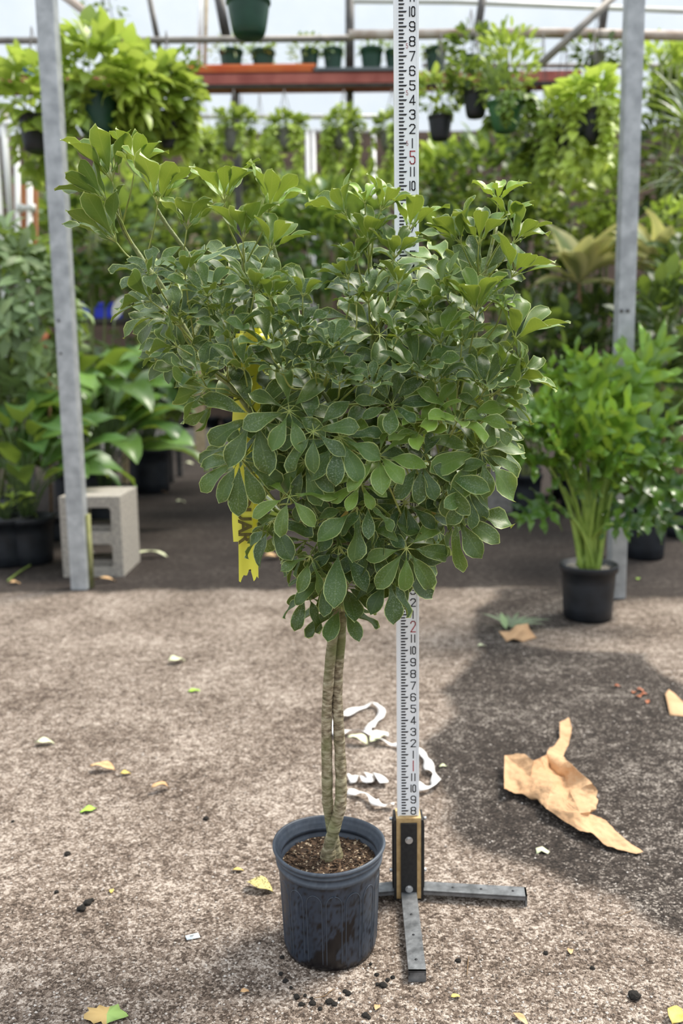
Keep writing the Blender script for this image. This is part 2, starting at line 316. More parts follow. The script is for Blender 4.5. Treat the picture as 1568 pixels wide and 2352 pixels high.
# ---- leaves
def wid(shape, t):
    t = np.clip(t, 0, 1)
    if shape == 'obov': return np.sin(np.pi*t**1.75)**.74
    if shape == 'lance': return np.sin(np.pi*t**.85)**1.05
    if shape == 'heart': return np.sin(np.pi*t**.5)**.75
    if shape == 'oval': return np.sin(np.pi*t**.95)**.7
    if shape == 'strap': return np.minimum(1, np.minimum(t*8, (1-t)*2.2+.02))
    return np.sin(np.pi*t)
def leaves(a, O, D, Nn, L, W, shape='oval', nu=5, vs=(-1, 0, 1), curl=.6, fold=.2, tone=.3, wave=0., bend0=0.):
    O = np.atleast_2d(O); n = len(O); D = unit(np.broadcast_to(D, (n, 3))); Nn = np.broadcast_to(Nn, (n, 3))
    Nn = unit(Nn-D*np.sum(Nn*D, 1, keepdims=True)); S = np.cross(D, Nn)
    f = lambda q: np.broadcast_to(np.asarray(q, float), (n,))
    L, W, curl, fold, tone, wave = map(f, (L, W, curl, fold, tone, wave))
    t = np.linspace(0, 1, nu+1); vs = np.asarray(vs, float); nv = len(vs)
    ph = rng.uniform(0, 6.28, (n, 1))
    ang = bend0+curl[:, None]*(t[None]**1.4)
    step = L[:, None]/nu
    dx = np.cos(ang)*step; dz = -np.sin(ang)*step
    cx = np.concatenate([np.zeros((n, 1)), np.cumsum(dx[:, :-1], 1)], 1); cz = np.concatenate([np.zeros((n, 1)), np.cumsum(dz[:, :-1], 1)], 1)
    w = wid(shape, t)[None]*W[:, None]/2; w = np.maximum(w, .012*W[:, None])
    ln = Nn[:, None]*np.cos(ang)[..., None]+D[:, None]*np.sin(ang)[..., None]
    c = O[:, None]+D[:, None]*cx[..., None]+Nn[:, None]*cz[..., None]
    lift = fold[:, None, None]*(np.abs(vs)**1.5)[None, None]*w[..., None]+wave[:, None, None]*W[:, None, None]*(vs**2)[None, None]*np.sin(ph[..., None]+t[None, :, None]*9+np.sign(vs)[None, None]*1.3)*.12
    V = c[:, :, None]+S[:, None, None]*(vs[None, None]*w[..., None])[..., None]+ln[:, :, None]*lift[..., None]
    idx = np.arange((nu+1)*nv).reshape(nu+1, nv)
    q = np.stack([idx[:-1, :-1], idx[:-1, 1:], idx[1:, 1:], idx[1:, :-1]], -1).reshape(-1, 4)
    F = (q[None]+(np.arange(n)*(nu+1)*nv)[:, None, None]).reshape(-1, 4)
    data = np.zeros((n, nu+1, nv, 4)); data[..., 0] = np.clip(tone, 0, 1)[:, None, None]; data[..., 1] = t[None, :, None]
    edge = np.maximum(np.abs(vs)[None, :], (np.clip((t-.93)/.07, 0, 1)*.5+.5*(t > .999))[:, None]); data[..., 2] = edge[None]
    data[..., 3] = rng.uniform(0, 1, (n, 1, 1))
    a.add(V, F, data)
def rdir(n): return unit(rng.normal(size=(n, 3)))
def perp_frame(Nx):
    Nx = unit(Nx); r = np.array([0, 0, 1.]) if abs(Nx[2]) < .9 else np.array([0, 1., 0])
    e1 = unit(np.cross(Nx, r)); return e1, np.cross(Nx, e1)
def clump(a, c, r, n, L, asp=.5, shape='oval', tone=(.1, .6), curl=.5, upb=.35, inner=.35, fold=.2, nu=4):
    d = rdir(n); rad = rng.uniform(inner, 1, n)**.6
    O = np.asarray(c)+d*rad[:, None]*np.asarray(r)
    D = unit(d*np.array([1, 1, .7])+rdir(n)*.7+np.array([0, 0, upb]))
    Nn = rdir(n)*.5+np.array([0, -.15, 1])
    Ls = L*rng.uniform(.65, 1.25, n)
    tn = rng.uniform(tone[0], tone[1], n)
    leaves(a, O, D, Nn, Ls, Ls*asp, shape, nu, curl=rng.uniform(.3, 1.2, n)*curl*1.6, fold=fold, tone=tn)
def whorl_clump(a, c, r, n, L, asp=.34, tone=(.1, .6), k=7, shape='obov', openr=(55, 95), upb=.6):
    d = rdir(n); rad = rng.uniform(.5, 1, n)**.5; O = np.asarray(c)+d*rad[:, None]*np.asarray(r)
    for i in range(n):
        ax = unit(d[i]*.8+np.array([0, 0, upb])+rng.normal(size=3)*.25)
        whorl(a, None, O[i], ax, L*rng.uniform(.8, 1.2), k, R(rng.uniform(*openr)), rng.uniform(*tone), asp=asp, nu=4, vs=(-1, 0, 1), shape=shape)
def whorl(a, stem, P, ax, L, k=8, op=R(50), tone=.2, asp=.36, nu=8, vs=(-1, -.9, -.5, 0, .5, .9, 1), curl=None, shape='obov', gap=None, pet=.12, rot=None, wave=.5, lv=.16, droop=0.):
    ax = unit(ax); e1, e2 = perp_frame(ax); a0 = rng.uniform(0, 6.28) if rot is None else rot
    an = a0+np.arange(k)*(2*math.pi/k)+rng.uniform(-.12, .12, k)
    e = e1[None]*np.cos(an)[:, None]+e2[None]*np.sin(an)[:, None]
    ph = op+rng.uniform(-.12, .12, k)
    D = ax[None]*np.cos(ph)[:, None]+e*np.sin(ph)[:, None]
    Nn = ax[None]*np.sin(ph)[:, None]-e*np.cos(ph)[:, None]
    if droop: D = unit(D+np.array([0, 0, -droop])[None]); Nn = unit(Nn+np.array([0, -.35*droop, .2])[None])
    Ls = L*rng.uniform(1-lv, 1+lv*.6, k); pl = L*pet
    O = P[None]+D*pl
    cr = rng.uniform(.25, .95, k) if curl is None else curl*rng.uniform(.6, 1.3, k)
    leaves(a, O, D, Nn, Ls*(1-pet), Ls*asp*rng.uniform(.88, 1.12, k), shape, nu, vs, curl=cr, fold=rng.uniform(.05, .5, k), tone=tone+rng.uniform(-.07, .07, k), wave=wave*rng.uniform(.3, 1.4, k))
    if stem is not None:
        for i in range(k):
            tube(stem, [P-ax*.001, P+D[i]*pl*.5, P+D[i]*(pl*1.25)], [L*.014, L*.011, L*.006], 5, False)
# ================================================================== SETTING
# ground with stain mask
POLY = [(1150, 1350), (1090, 1400), (1085, 1450), (1105, 1490), (1060, 1540), (1010, 1590), (1035, 1640), (990, 1700), (985, 1800), (1010, 1880), (1060, 1940), (1150, 1970),
        (1260, 2000), (1330, 2040), (1430, 2060), (1480, 2120), (1600, 2180), (1750, 2150), (1750, 1640), (1600, 1590), (1540, 1550), (1500, 1520), (1480, 1500), (1290, 1492), (1200, 1480), (1190, 1455), (1300, 1440), (1420, 1425), (1400, 1350)]
polyg = np.array([gnd(x, y)[:2] for x, y in POLY])
def inpoly_sd(P, poly):
    x, y = P[:, 0], P[:, 1]; ins = np.zeros(len(P), bool); dm = np.full(len(P), 1e9)
    for i in range(len(poly)):
        a_, b_ = poly[i-1], poly[i]; c = ((a_[1] > y) != (b_[1] > y))
        with np.errstate(divide='ignore', invalid='ignore'): xi = (b_[0]-a_[0])*(y-a_[1])/(b_[1]-a_[1])+a_[0]
        ins ^= c & (x < xi)
        ab = b_-a_; t = np.clip(((P-a_)@ab)/(ab@ab), 0, 1); dm = np.minimum(dm, np.linalg.norm(P-(a_+t[:, None]*ab), axis=1))
    return np.where(ins, dm, -dm)
A = Acc()
xs = np.concatenate([np.linspace(-14, -3, 12), np.arange(-2.9, 3.0, .035), np.linspace(3.1, 14, 12)]); ys = np.concatenate([np.linspace(-4, .6, 6), np.arange(.65, 6, .035), np.linspace(6.2, 30, 40)])
gx, gy = np.meshgrid(xs, ys); P = np.stack([gx.ravel(), gy.ravel()], 1)
sd = inpoly_sd(P, polyg); yb = 4.40
nzv = np.array([noise.noise(Vector((p[0]*3, p[1]*3, 0)))*.5+noise.noise(Vector((p[0]*11, p[1]*11, 3)))*.25 for p in P])
far = np.clip((P[:, 1]-yb+nzv*.14)/.10+.5, 0, 1)
wetm = np.clip(sd/.10+.5+nzv*.8, 0, 1)*.92
gap = (P[:, 0] > .95)&(P[:, 1] < 4.9)
far2 = np.where(P[:, 0] > 1.15, np.clip((P[:, 1]-4.15+nzv*.2)/.2+.5, 0, 1), far)
data = np.zeros((len(P), 4)); data[:, 0] = np.maximum(wetm, far2); data[:, 1] = np.clip(far2*1.0, 0, 1)*.75*np.where(P[:, 1] > 12.2, 0, 1)
idx = np.arange(len(P)).reshape(len(ys), len(xs))
F = np.stack([idx[:-1, :-1], idx[:-1, 1:], idx[1:, 1:], idx[1:, :-1]], -1).reshape(-1, 4)
zz = nzv*.004*np.clip((P[:, 1]-.5), 0, 1)
A.add(np.stack([P[:, 0], P[:, 1], zz*0], 1), F, data)
tag(A.build('ground', 'gravel'), 'crushed gravel yard with dark damp patches', kind='structure')
# back wall of sheeting with a boarded foot
def quadwall(name, mat, x0, x1, y, z0, z1):
    A = Acc(); box(A, ((x0+x1)/2, y, (z0+z1)/2), (x1-x0, .02, z1-z0)); return tag(A.build(name, mat, smooth=False), kind='structure')
quadwall('wall_back', 'poly_sheet', -12, 12, 15.0, 4.88, 10.5)
quadwall('wall_back_base', 'brown_board', -12, 12, 14.9, 0, 4.88)
A = Acc(); box(A, (-2.2, 12.6, .13), (8, .3, .26)); tag(A.build('trim_1', 'block', smooth=False), kind='structure')
# posts
def post(name, label, pb, pt, Yb, w, mat):
    p0 = gnd(*pb); Y = p0[1]; p1 = at(pt[0], pt[1], Y+.0); p1 = p1+(p1-p0)*.12
    t = thing(name, label, 'post', p0); A = Acc(); beam(A, p0, p1, w); o = A.build('shaft', mat, t, False)
    bv = o.modifiers.new('b', 'BEVEL'); bv.width = .006; bv.segments = 2
    return t, p0, p1
tL, a0, a1 = post('square_post', 'grey galvanised square steel post standing in front of the cinder block', (187, 1352), (107, 0), 0, .086, 'galvanised')
A = Acc(); zf = lambda f: a0+(a1-a0)*f
box(A, zf(.06)+np.array([.050, .02, 0]), (.012, .05, .40)); A.build('mossy_strip', 'moss', tL)['label'] = 'green algae stained edge at the foot'
for q in (.43, .38): A = Acc(); c_ = zf(q)+np.array([-.02, -.045, 0]); tube(A, [c_, c_+np.array([0, -.004, 0])], .006, 10); A.build('screw_hole', 'pipe_dark', tL)
tR, b0, b1 = post('square_post', 'pale galvanised square steel post behind the large-leaved potted philodendron', (1413, 1372), (1456, 0), 0, .078, 'galvanised')
for dx in (-.028, .002): A = Acc(); c_ = b0+(b1-b0)*.452+np.array([dx, -.042, 0]); tube(A, [c_, c_+np.array([0, -.004, 0])], .008, 10); A.build('screw_hole', 'pipe_dark', tR)
# cinder block
p = gnd(146, 1326); BY = p[1]; xl, xr, zt = p[0], gnd(283, 1326)[0], .45
t = thing('cinder_block', 'pale concrete cinder block on end behind the left post', 'concrete block', ((xl+xr)/2, BY, 0))
A = Acc(); w_ = xr-xl; dp = .40; th = .055
def rbx(x0, x1, z0, z1): box(A, ((x0+x1)/2, BY+dp/2, (z0+z1)/2), (x1-x0, dp, z1-z0))
rbx(xl, xl+th, 0, zt); rbx(xr-th, xr, 0, zt)
for z0, z1 in ((0, .05), (.185, .25), (zt-.06, zt)): rbx(xl+th-.001, xr-th+.001, z0, z1)
for (z0, z1) in ((.05, .185), (.25, zt-.06)):   # fillets in the cores
    for sx, xx in ((1, xl+th), (-1, xr-th)):
        for zc, sz in ((z0, 1), (z1, -1)):
            q = np.array([[xx, 0, zc], [xx+sx*.014, 0, zc], [xx, 0, zc+sz*.014]]); V = np.concatenate([q+[0, BY+.001, 0], q+[0, BY+dp-.001, 0]])
            A.add(V, [(0, 1, 2), (5, 4, 3), (0, 3, 4, 1), (1, 4, 5, 2), (2, 5, 3, 0)])
    box(A, ((xl+xr)/2, BY+dp*.5, z0+.012), (w_-2*th, dp*.5, .02))
o = A.build('block', 'block', t, False)
# grey block at the right, behind
A = Acc(); p = gnd(1150, 1180); box(A, (p[0]-.02, p[1]+.15, .2), (.3, .3, .40)); o = A.build('concrete_block', 'grey_concrete', smooth=False, origin=(p[0]-.02, p[1]+.15, 0)); tag(o, 'dark grey concrete block on the ground right of the tree crown, beside black pots', 'concrete block')
bv = o.modifiers.new('b', 'BEVEL'); bv.width = .01
# ================================================================== HERO TREE
PY = 1.58; pb = np.array([gnd(757, 2165)[0], PY, 0.0]); pb[0] = at(757, 2050, PY)[0]
tree = thing('potted_umbrella_tree', 'heart-shaped umbrella tree in a dark blue-grey nursery pot beside the white measuring rod', 'potted plant', pb)
PH = .215; RB, RT = .0915, .099
A = Acc(); n = 160
prof = [(RB*.55, .0), (RB*.93, .0), (RB*.985, .004), (RB, .012)]
for k in range(1, 26): z = .012+(.178-.012)*k/25; prof.append((RB+(RT-RB)*z/.178, z))
prof += [(RT+.0015, .180), (RT+.0045, .182), (RT+.0056, .190), (RT+.0020, .1925), (RT+.0020, .198), (RT+.0065, .2), (RT+.0078, .204), (RT+.0038, .2065), (RT+.0055, .209), (RT+.0105, .211), (RT+.0115, .214), (RT+.0105, .217), (RT+.0075, .218), (RT+.0055, .216), (RT+.003, .212), (RT+.001, .207), (RT-.002, .204), (RT-.002, .199), (RT-.0055, .197), (RT-.0055, .190), (RT-.0015, .188), (RT-.002, .184), (RT-.006, .182), (RT-.007, .16), (RT-.012, .10)]
an = np.linspace(0, 2*math.pi, n, endpoint=False); dat = []; V = []
blobs = [(.05, .055, .16, .020), (.25, .075, .15, .016), (.38, .088, .09, .014), (.48, .10, .05, .011), (.30, .10, .04, .007), (-.12, .035, .22, .018), (-.18, .10, .06, .007), (-.05, .012, .45, .02), (-.45, .125, .04, .006), (.03, .095, .03, .005), (.50, .072, .05, .010), (-.30, .01, .25, .018)]
for i_, (r_, z_) in enumerate(prof):
    for t_ in an:
        rr = r_*(1+.006*math.sin(2*t_+1)*(z_/.2)); zz_ = z_+.0022*math.sin(2*t_+2.2)*(z_/.2)**2
        V.append((rr*math.cos(t_), rr*math.sin(t_), zz_))
        az = (t_-1.5*math.pi+math.pi) % (2*math.pi)-math.pi
        s = 0
        for (ba, bz, br, bh) in blobs: s = max(s, 1-((az-ba)/br)**2-((z_-bz)/bh)**2)
        nn = noise.noise(Vector((az*14, z_*120, 1)))*.55+noise.noise(Vector((az*40, z_*300, 5)))*.25
        st = min(1, max(0, (s+nn*.5)*7)) if z_ < .18 else 0
        st = max(st, min(1, max(0, (.016+nn*.02-z_)*150)))
        dust = max(0, min(1, (z_-.13)*4+nn*.8))*.35+((.12+.5*max(0, nn)+(.35 if z_ in (.204, .214, .190) else 0))*(1 if i_ < 42 else .25) if .18 < z_ < .218 else 0)+.3*max(0, math.sin(az+.3)**3)
        dat.append((st, min(1, dust), 0, 0))
m_ = len(prof); F = [(i*n+j, i*n+(j+1) % n, (i+1)*n+(j+1) % n, (i+1)*n+j) for i in range(m_-1) for j in range(n)]+[tuple(range(n))[::-1]]
A.add(np.array(V)+pb, F, dat)
for k in range(16):     # moulded arch panels
    ac = 2*math.pi*k/16+.1; hw = .155; pts = []
    for s in np.linspace(0, 1, 15): pts.append((-hw, .018+s*.125))
    for s in np.linspace(0, math.pi, 12)[1:-1]: pts.append((-hw*math.cos(s), .143+.020*math.sin(s)))
    for s in np.linspace(1, 0, 15): pts.append((hw, .018+s*.125))
    tube(A, [pb+np.array([(RB+(RT-RB)*z/.178+.0001)*math.cos(ac+q), (RB+(RT-RB)*z/.178+.0001)*math.sin(ac+q), z]) for q, z in pts], .0009, 5, data=np.array([[0, .35, 0, 0]]*len(pts)))
A.build('pot', 'nursery_pot', tree)
A = Acc(); SZ = .176; ng = 40; V = []; F = []
for i in range(ng+1):
    for j in range(64):
        r_ = (RT-.003)*i/ng; t_ = 2*math.pi*j/64; x, y = r_*math.cos(t_), r_*math.sin(t_)
        h = noise.noise(Vector((x*40, y*40, 0)))*.004+noise.noise(Vector((x*160, y*160, 4)))*.003+.008*math.exp(-(r_/.03)**2)
        V.append(pb+np.array([x, y, SZ+h]))
for i in range(ng):
    for j in range(64): F.append((i*64+j, i*64+(j+1) % 64, (i+1)*64+(j+1) % 64, (i+1)*64+j)[::-1])
A.add(V, F)
for k in range(500):    # coarse fibres and bark bits of the potting mix
    r_ = (RT-.008)*math.sqrt(random.random()); t_ = random.random()*6.28; c_ = pb+np.array([r_*math.cos(t_), r_*math.sin(t_), SZ+.002+.006*math.exp(-(r_/.03)**2)])
    d_ = unit(rng.normal(size=3)*[1, 1, .4]); l_ = random.uniform(.002, .006); tube(A, [c_-d_*l_, c_+d_*l_], [random.uniform(.0005, .0016)]*2, 4)
A.build('soil', 'potting_soil', tree)
# trunks
YT = PY
def pp(x, y, dy=0.0): return at(x, y, YT+dy)
def bumpy(pts, r0, r1, k=10, rings=True):
    S = spline(pts, k); m = len(S); r = np.linspace(r0, r1, m)
    if rings: r = r*(1+.03*np.sin(np.arange(m)*.7)+rng.uniform(-.03, .03, m))
    return S, r
A = Acc(); S, r = bumpy([pp(752, 1985, .004), pp(757, 1940, 0), pp(768, 1900, -.006), pp(781, 1850, -.008), pp(783, 1800, -.004), pp(781, 1740), pp(777, 1660), pp(774, 1600, .004), pp(776, 1540, .008), pp(781, 1480, .008), pp(785, 1420, .004), pp(790, 1330), pp(800, 1220), pp(830, 1130)], .0125, .0085); r[:8] *= 1.25; tube(A, S, r, 14)
A.build('trunk', 'bark', tree)['label'] = 'right-hand stem of the twin trunk'
A = Acc(); S, r = bumpy([pp(776, 1985, .012), pp(768, 1940, .012), pp(760, 1890, .010), pp(752, 1840, .004), pp(751, 1780), pp(750, 1700), pp(751, 1620, -.004), pp(756, 1540, -.008), pp(763, 1470, -.008), pp(772, 1410, -.002), pp(776, 1330), pp(770, 1240), pp(745, 1150)], .0118, .0085); r[:8] *= 1.2; tube(A, S, r, 14)
A.build('trunk', 'bark', tree)['label'] = 'left-hand stem of the twin trunk'
A = Acc()
for k in range(16):
    t_ = random.uniform(0, 6.28); c_ = pp(762, 1975, .008); e = np.array([math.cos(t_), math.sin(t_), 0]); l_ = random.uniform(.015, .03)
    tube(A, spline([c_+e*.008+[0, 0, .035], c_+e*.014+[0, 0, .01], c_+e*(.014+l_)+[0, 0, -.004]], 4), [.0016]*4+[.0012]*4+[.0006], 5)
A.build('surface_root', 'bark', tree)
# branch skeleton (pixel, pixel, depth offset)
BR = [
 [(745, 1150, 0), (715, 1080, 0), (650, 1015, -.02), (590, 960, -.05), (530, 885, -.05), (500, 860, -.04), (440, 780, -.02), (395, 700, 0), (355, 632, 0), (300, 590, 0)],
 [(650, 1015, -.02), (640, 930, .02), (610, 840, .03), (570, 740, .03), (560, 640, .02), (558, 570, .02)],
 [(440, 780, -.02), (470, 700, .03), (440, 600, .04), (385, 520, .04), (360, 480, .04)],
 [(395, 700, 0), (330, 600, .04), (280, 520, .05), (262, 440, .05)],
 [(610, 840, .03), (650, 720, .06), (640, 620, .06), (617, 520, .06)],
 [(800, 1220, 0), (840, 1050, .02), (852, 900, 0), (856, 780, -.02), (852, 680, -.02), (848, 575, -.02), (846, 500, 0)],
 [(830, 1130, 0), (900, 1130, -.06), (955, 1115, -.12), (985, 1080, -.14), (1010, 1050, -.14), (1035, 1000, -.12), (1050, 930, -.06), (1075, 840, -.02), (1090, 770, 0), (1100, 690, 0), (1120, 600, 0), (1140, 520, .02)],
 [(856, 780, -.02), (900, 700, .03), (920, 640, .05)],
 [(1075, 840, -.02), (1150, 790, .03), (1190, 700, .04)],
 [(1010, 1050, -.14), (1080, 1060, -.08), (1110, 1000, -.02), (1130, 920, 0)],
 [(800, 1220, 0), (870, 1220, -.08), (920, 1180, -.14)],
 [(770, 1240, 0), (700, 1210, -.05), (640, 1160, -.1)],
 [(790, 1330, 0), (840, 1300, .02), (890, 1290, -.04)],
 [(920, 1180, -.1), (1000, 1160, -.12), (1050, 1170, -.06)],
 [(852, 900, 0), (780, 940, -.08), (740, 900, -.1)],
]
BP = []
for bi, br in enumerate(BR):
    A = Acc(); pts = [pp(*q) for q in br]; S = spline(pts, 7); r0 = .0078 if bi in (0, 5, 6) else .0048; r = np.linspace(r0, .0032, len(S))*(1+.08*np.sin(np.arange(len(S))*1.7))
    tube(A, S, r, 10); o = A.build('branch', 'young_bark', tree); BP += list(S)
BP = np.array(BP)
# compound leaves: x, y (junction), leaflet length px, lean deg (0 up, + right), tilt to camera deg, opening deg, tone, leaflets
WH = [
 (257,415,112,-14,10,36,.42,8),(308,396,88,12,5,38,.50,7),(362,468,112,10,15,42,.45,9),(245,463,98,-42,10,34,.30,7),(266,555,108,-32,12,38,.30,7),
 (429,526,88,6,12,45,.35,7),(515,463,98,2,12,46,.50,9),(617,485,92,16,10,42,.50,8),(558,552,98,0,14,44,.42,8),(621,574,88,22,15,48,.42,7),
 (353,629,80,-10,55,70,.10,8),(425,633,68,0,30,50,.25,6),(347,692,85,-55,20,55,.22,6),(477,681,88,0,45,66,.12,8),(584,674,82,10,28,52,.28,7),
 (621,690,72,5,15,45,.62,7),(414,748,98,-8,48,68,.06,8),(406,796,85,-62,25,55,.15,6),(532,777,78,-4,40,62,.20,7),(617,799,102,2,45,64,.15,8),
 (695,681,68,12,18,48,.35,6),(462,866,92,-6,48,66,.10,8),(795,495,80,-32,12,38,.42,7),(846,562,82,2,16,40,.34,8),(838,467,52,0,30,62,.95,6),
 (874,485,74,22,14,42,.45,7),(939,530,84,12,14,46,.40,7),(905,593,82,10,30,52,.25,8),(915,653,68,2,20,52,.32,7),(799,641,80,-22,22,56,.20,8),
 (846,694,84,-2,42,62,.06,9),(1058,558,90,-26,14,42,.36,8),(1099,562,92,2,24,42,.20,8),(1163,507,64,10,15,52,.40,7),(1143,463,66,0,28,66,.92,8),
 (1180,558,80,28,15,40,.34,7),(1176,635,102,24,20,50,.30,8),(1093,716,102,2,24,42,.52,10),(1182,780,112,22,24,52,.36,8),(1155,696,38,0,35,75,.98,6),
 (1012,787,90,-8,28,54,.48,9),(957,855,92,4,48,58,.15,9),(1024,685,90,-48,25,60,.32,7),(854,890,70,0,45,64,.14,8),(724,843,82,2,50,66,.10,9),
 (913,776,62,5,30,52,.26,6),(1111,894,92,8,46,62,.16,9),(818,700,52,-20,20,55,.50,5),(585,956,112,0,66,80,.14,8),(664,944,98,22,58,76,.20,8),
 (551,1051,112,-20,62,92,.10,9),(664,1140,96,-22,50,78,.44,6),(625,1195,98,150,35,78,.06,8),(778,1253,122,180,30,62,.03,6),(820,1164,110,-150,35,60,.12,6),
 (869,1048,104,-10,45,64,.36,9),(713,1277,78,-150,25,70,.15,6),(784,1390,98,180,35,82,.02,8),(704,1360,92,-170,20,48,.04,5),(475,892,98,-92,12,48,.18,7),
 (487,932,66,-110,10,46,.20,6),(991,965,92,-12,30,50,.58,8),(959,999,82,-22,34,56,.56,6),(1049,968,102,18,30,56,.46,8),(1104,1039,112,25,52,82,.26,9),
 (829,1112,68,0,50,74,.52,8),(918,1008,72,180,55,85,.06,8),(930,1152,88,0,72,88,.06,9),(1016,1091,98,120,48,76,.10,8),(1046,1180,118,140,34,62,.14,9),
 (933,1259,98,20,74,88,.28,8),(893,1326,96,-168,32,60,.02,7),(829,1253,66,0,68,88,.03,8),(844,1155,82,-178,52,70,.12,6),(1138,902,102,82,20,50,.22,7),
 (1150,850,62,35,14,50,.60,6),(760,800,72,5,40,62,.10,8),(690,760,74,4,42,62,.12,8),(650,860,80,-8,50,68,.10,8),(780,880,74,0,48,66,.10,8),
 (560,850,78,-10,40,64,.16,7),(720,990,92,-30,60,82,.10,8),(700,1060,90,-60,55,84,.08,8),(780,1005,98,-20,58,84,.08,9),(1000,880,72,10,40,60,.22,8),
 (1060,790,70,0,32,56,.30,7),(900,930,78,0,55,70,.10,8),(965,1060,84,30,60,84,.08,8),(860,1250,80,160,50,78,.04,7),(700,1130,72,-30,60,86,.07,7),
 (1070,1120,90,70,50,76,.12,8),(745,1320,84,-160,35,64,.04,6),(1185,870,84,48,30,56,.30,7),(640,735,66,0,32,56,.30,7),(510,720,70,-4,34,58,.18,7),
 (980,720,66,-8,26,52,.34,7),(880,1210,76,150,60,84,.05,8),(760,1180,84,-140,55,80,.06,7),(1120,960,84,40,40,64,.26,8),(820,600,62,-10,18,48,.30,6),
]
def petiole(A, P, ax, L):
    q = P-ax*.07; dd = np.linalg.norm(BP-q, axis=1)+np.where(BP[:, 2] > P[2]+.01, .12, 0); T = BP[np.argmin(dd)]
    d_ = np.linalg.norm(T-P); S = spline([P, P-ax*min(.02, d_*.3)-(P-T)*.15, T*.6+P*.4-ax*.008, T], 4)
    tube(A, S, np.linspace(.0011, .0019, len(S)), 6)
def addwhorl(AL, AS, x, y, L, ang, tilt, op, tone, k, dY, first=True):
    P = at(x, y, YT+dY); Lm = L*mpx(YT+dY)*(1.14 if op < 60 else 1.16)
    if y < 900 and first: tilt *= .62; op = min(op, 58) if op < 70 else op
    dn = abs(ang) > 100
    if dn: ang = ang-180 if ang > 0 else ang+180; op = 180-op*.85; tilt = 18
    an_, tl = R(ang), R(tilt)
    ax = np.array([math.sin(an_)*math.cos(tl), -math.sin(tl), math.cos(an_)*math.cos(tl)])
    dr = .0 if dn else (.5 if (y > 1040 and tone < .2) else (.2 if y > 930 else 0))
    if op < 60: op *= .86
    whorl(AL, AS, P, ax, Lm, k, R(op), tone, pet=.15, asp=.36 if op < 60 else .37, curl=.5 if dn else (.62 if op < 50 else .75), droop=dr, wave=1.3)
    petiole(AS, P, ax, Lm)
def depth(x, y):
    r2 = ((x-760)/590)**2+((y-900)/600)**2; return -.21*math.sqrt(max(0, 1-r2))+random.uniform(-.015, .015)
print('whorls', len(WH))
for w in WH[:100]:
    x, y, L, ang, tilt, op, tone, k = w
    AL, AS = Acc(), Acc(); addwhorl(AL, AS, x, y, L, ang, tilt, op, tone, k, depth(x, y)+(.05 if tone < .08 else 0))
    o = AL.build('compound_leaf', 'tree_leaf', tree); s = AS.build('leaf_stalk', 'petiole', o); s.location = (0, 0, 0)
    V = np.zeros(len(s.data.vertices)*3); s.data.vertices.foreach_get('co', V); V = V.reshape(-1, 3)-np.array(pb); s.data.vertices.foreach_set('co', V.ravel())
    if tone > .9: o['label'] = 'bright yellow-green young leaf cluster'
FILL = np.array([(300, 600), (420, 620), (560, 600), (690, 720), (800, 640), (900, 620), (1080, 590), (1180, 640), (1180, 760), (1170, 900), (1140, 1050), (1080, 1170), (960, 1260), (800, 1370), (700, 1310), (620, 1160), (520, 1030), (450, 900), (390, 800), (330, 680)], float)
AL, AS = Acc(), Acc(); cnt = 0
while cnt < 84:
    x, y = random.uniform(300, 1200), random.uniform(580, 1370)
    if inpoly_sd(np.array([[x, y]]), FILL)[0] < 15: continue
    up_ = (y < 900)
    fr = min(1, max(0, (1180-y)/500))
    addwhorl(AL, AS, x, y, random.uniform(88, 118), random.uniform(-35, 35) if up_ else random.uniform(-180, 180)*.6+(x-760)*.12, random.uniform(15, 60), random.uniform(52, 84), .03+.22*fr*random.random(), random.choice((7, 8, 9)), random.uniform(-.06, .2) if cnt < 74 else depth(x, y)*.5, first=False); cnt += 1
o = AL.build('inner_foliage', 'tree_leaf', tree); o['kind'] = 'stuff'; o = AS.build('inner_leaf_stalks', 'petiole', tree); o['kind'] = 'stuff'
# yellowed leaves inside the crown
for (x, y, L, a_) in ((800, 1165, 48, -.4), (985, 1160, 26, .8)):
    A = Acc(); leaves(A, [at(x, y, YT-.12)], [math.sin(a_), -.4, -1], [0, -1, .3], L*mpx(1.5), L*.42*mpx(1.5), 'obov', 6, (-1, -.5, 0, .5, 1), .4, .2, .5); A.build('dead_leaflet', 'yellow_leaf', tree)['label'] = 'orange-yellow dying leaflet'
A = Acc(); c_ = pp(798, 1402, -.002); box(A, c_, (.008, .004, .022)); A.build('clip', 'teal', tree, False)['label'] = 'small teal plastic clip on the trunk'
# ================================================================== MEASURING ROD
SY = 1.735; s0 = at(937, 2064, SY); s0[2] = 0; stop_ = at(932, 100, SY); stand = thing('measuring_stand', 'white graduated measuring rod standing in a black socket on steel feet', 'measuring rod', s0)
zax = unit(stop_-np.array([s0[0], SY, 0])); xax = unit(np.array([1, 0, 0])-zax*zax[0]); yax = np.cross(zax, xax)
def sp_(x, h, y=0.0): return s0+xax*x+yax*y+zax*h
SW, ST = .0455, .020
A = Acc(); beam(A, sp_(0, .03), sp_(0, 2.1), SW, ST)
for sx in (-1, 1): beam(A, sp_(sx*(SW/2-.0018), .03, -ST/2-.001), sp_(sx*(SW/2-.0018), 2.1, -ST/2-.001), .0036, .003)
beam(A, sp_(0, .9, -.004), sp_(0, .93, -.004), SW+.003, ST)
A.build('rod', 'rod_white', stand, False)
INCH = .0254; HOFF = 0.0
yf = -ST/2-.0009
def quad2(A, P4): A.add([sp_(x, h, yf) for x, h in P4], [(0, 1, 2, 3)])
A = Acc(); x0 = -SW/2+.0085
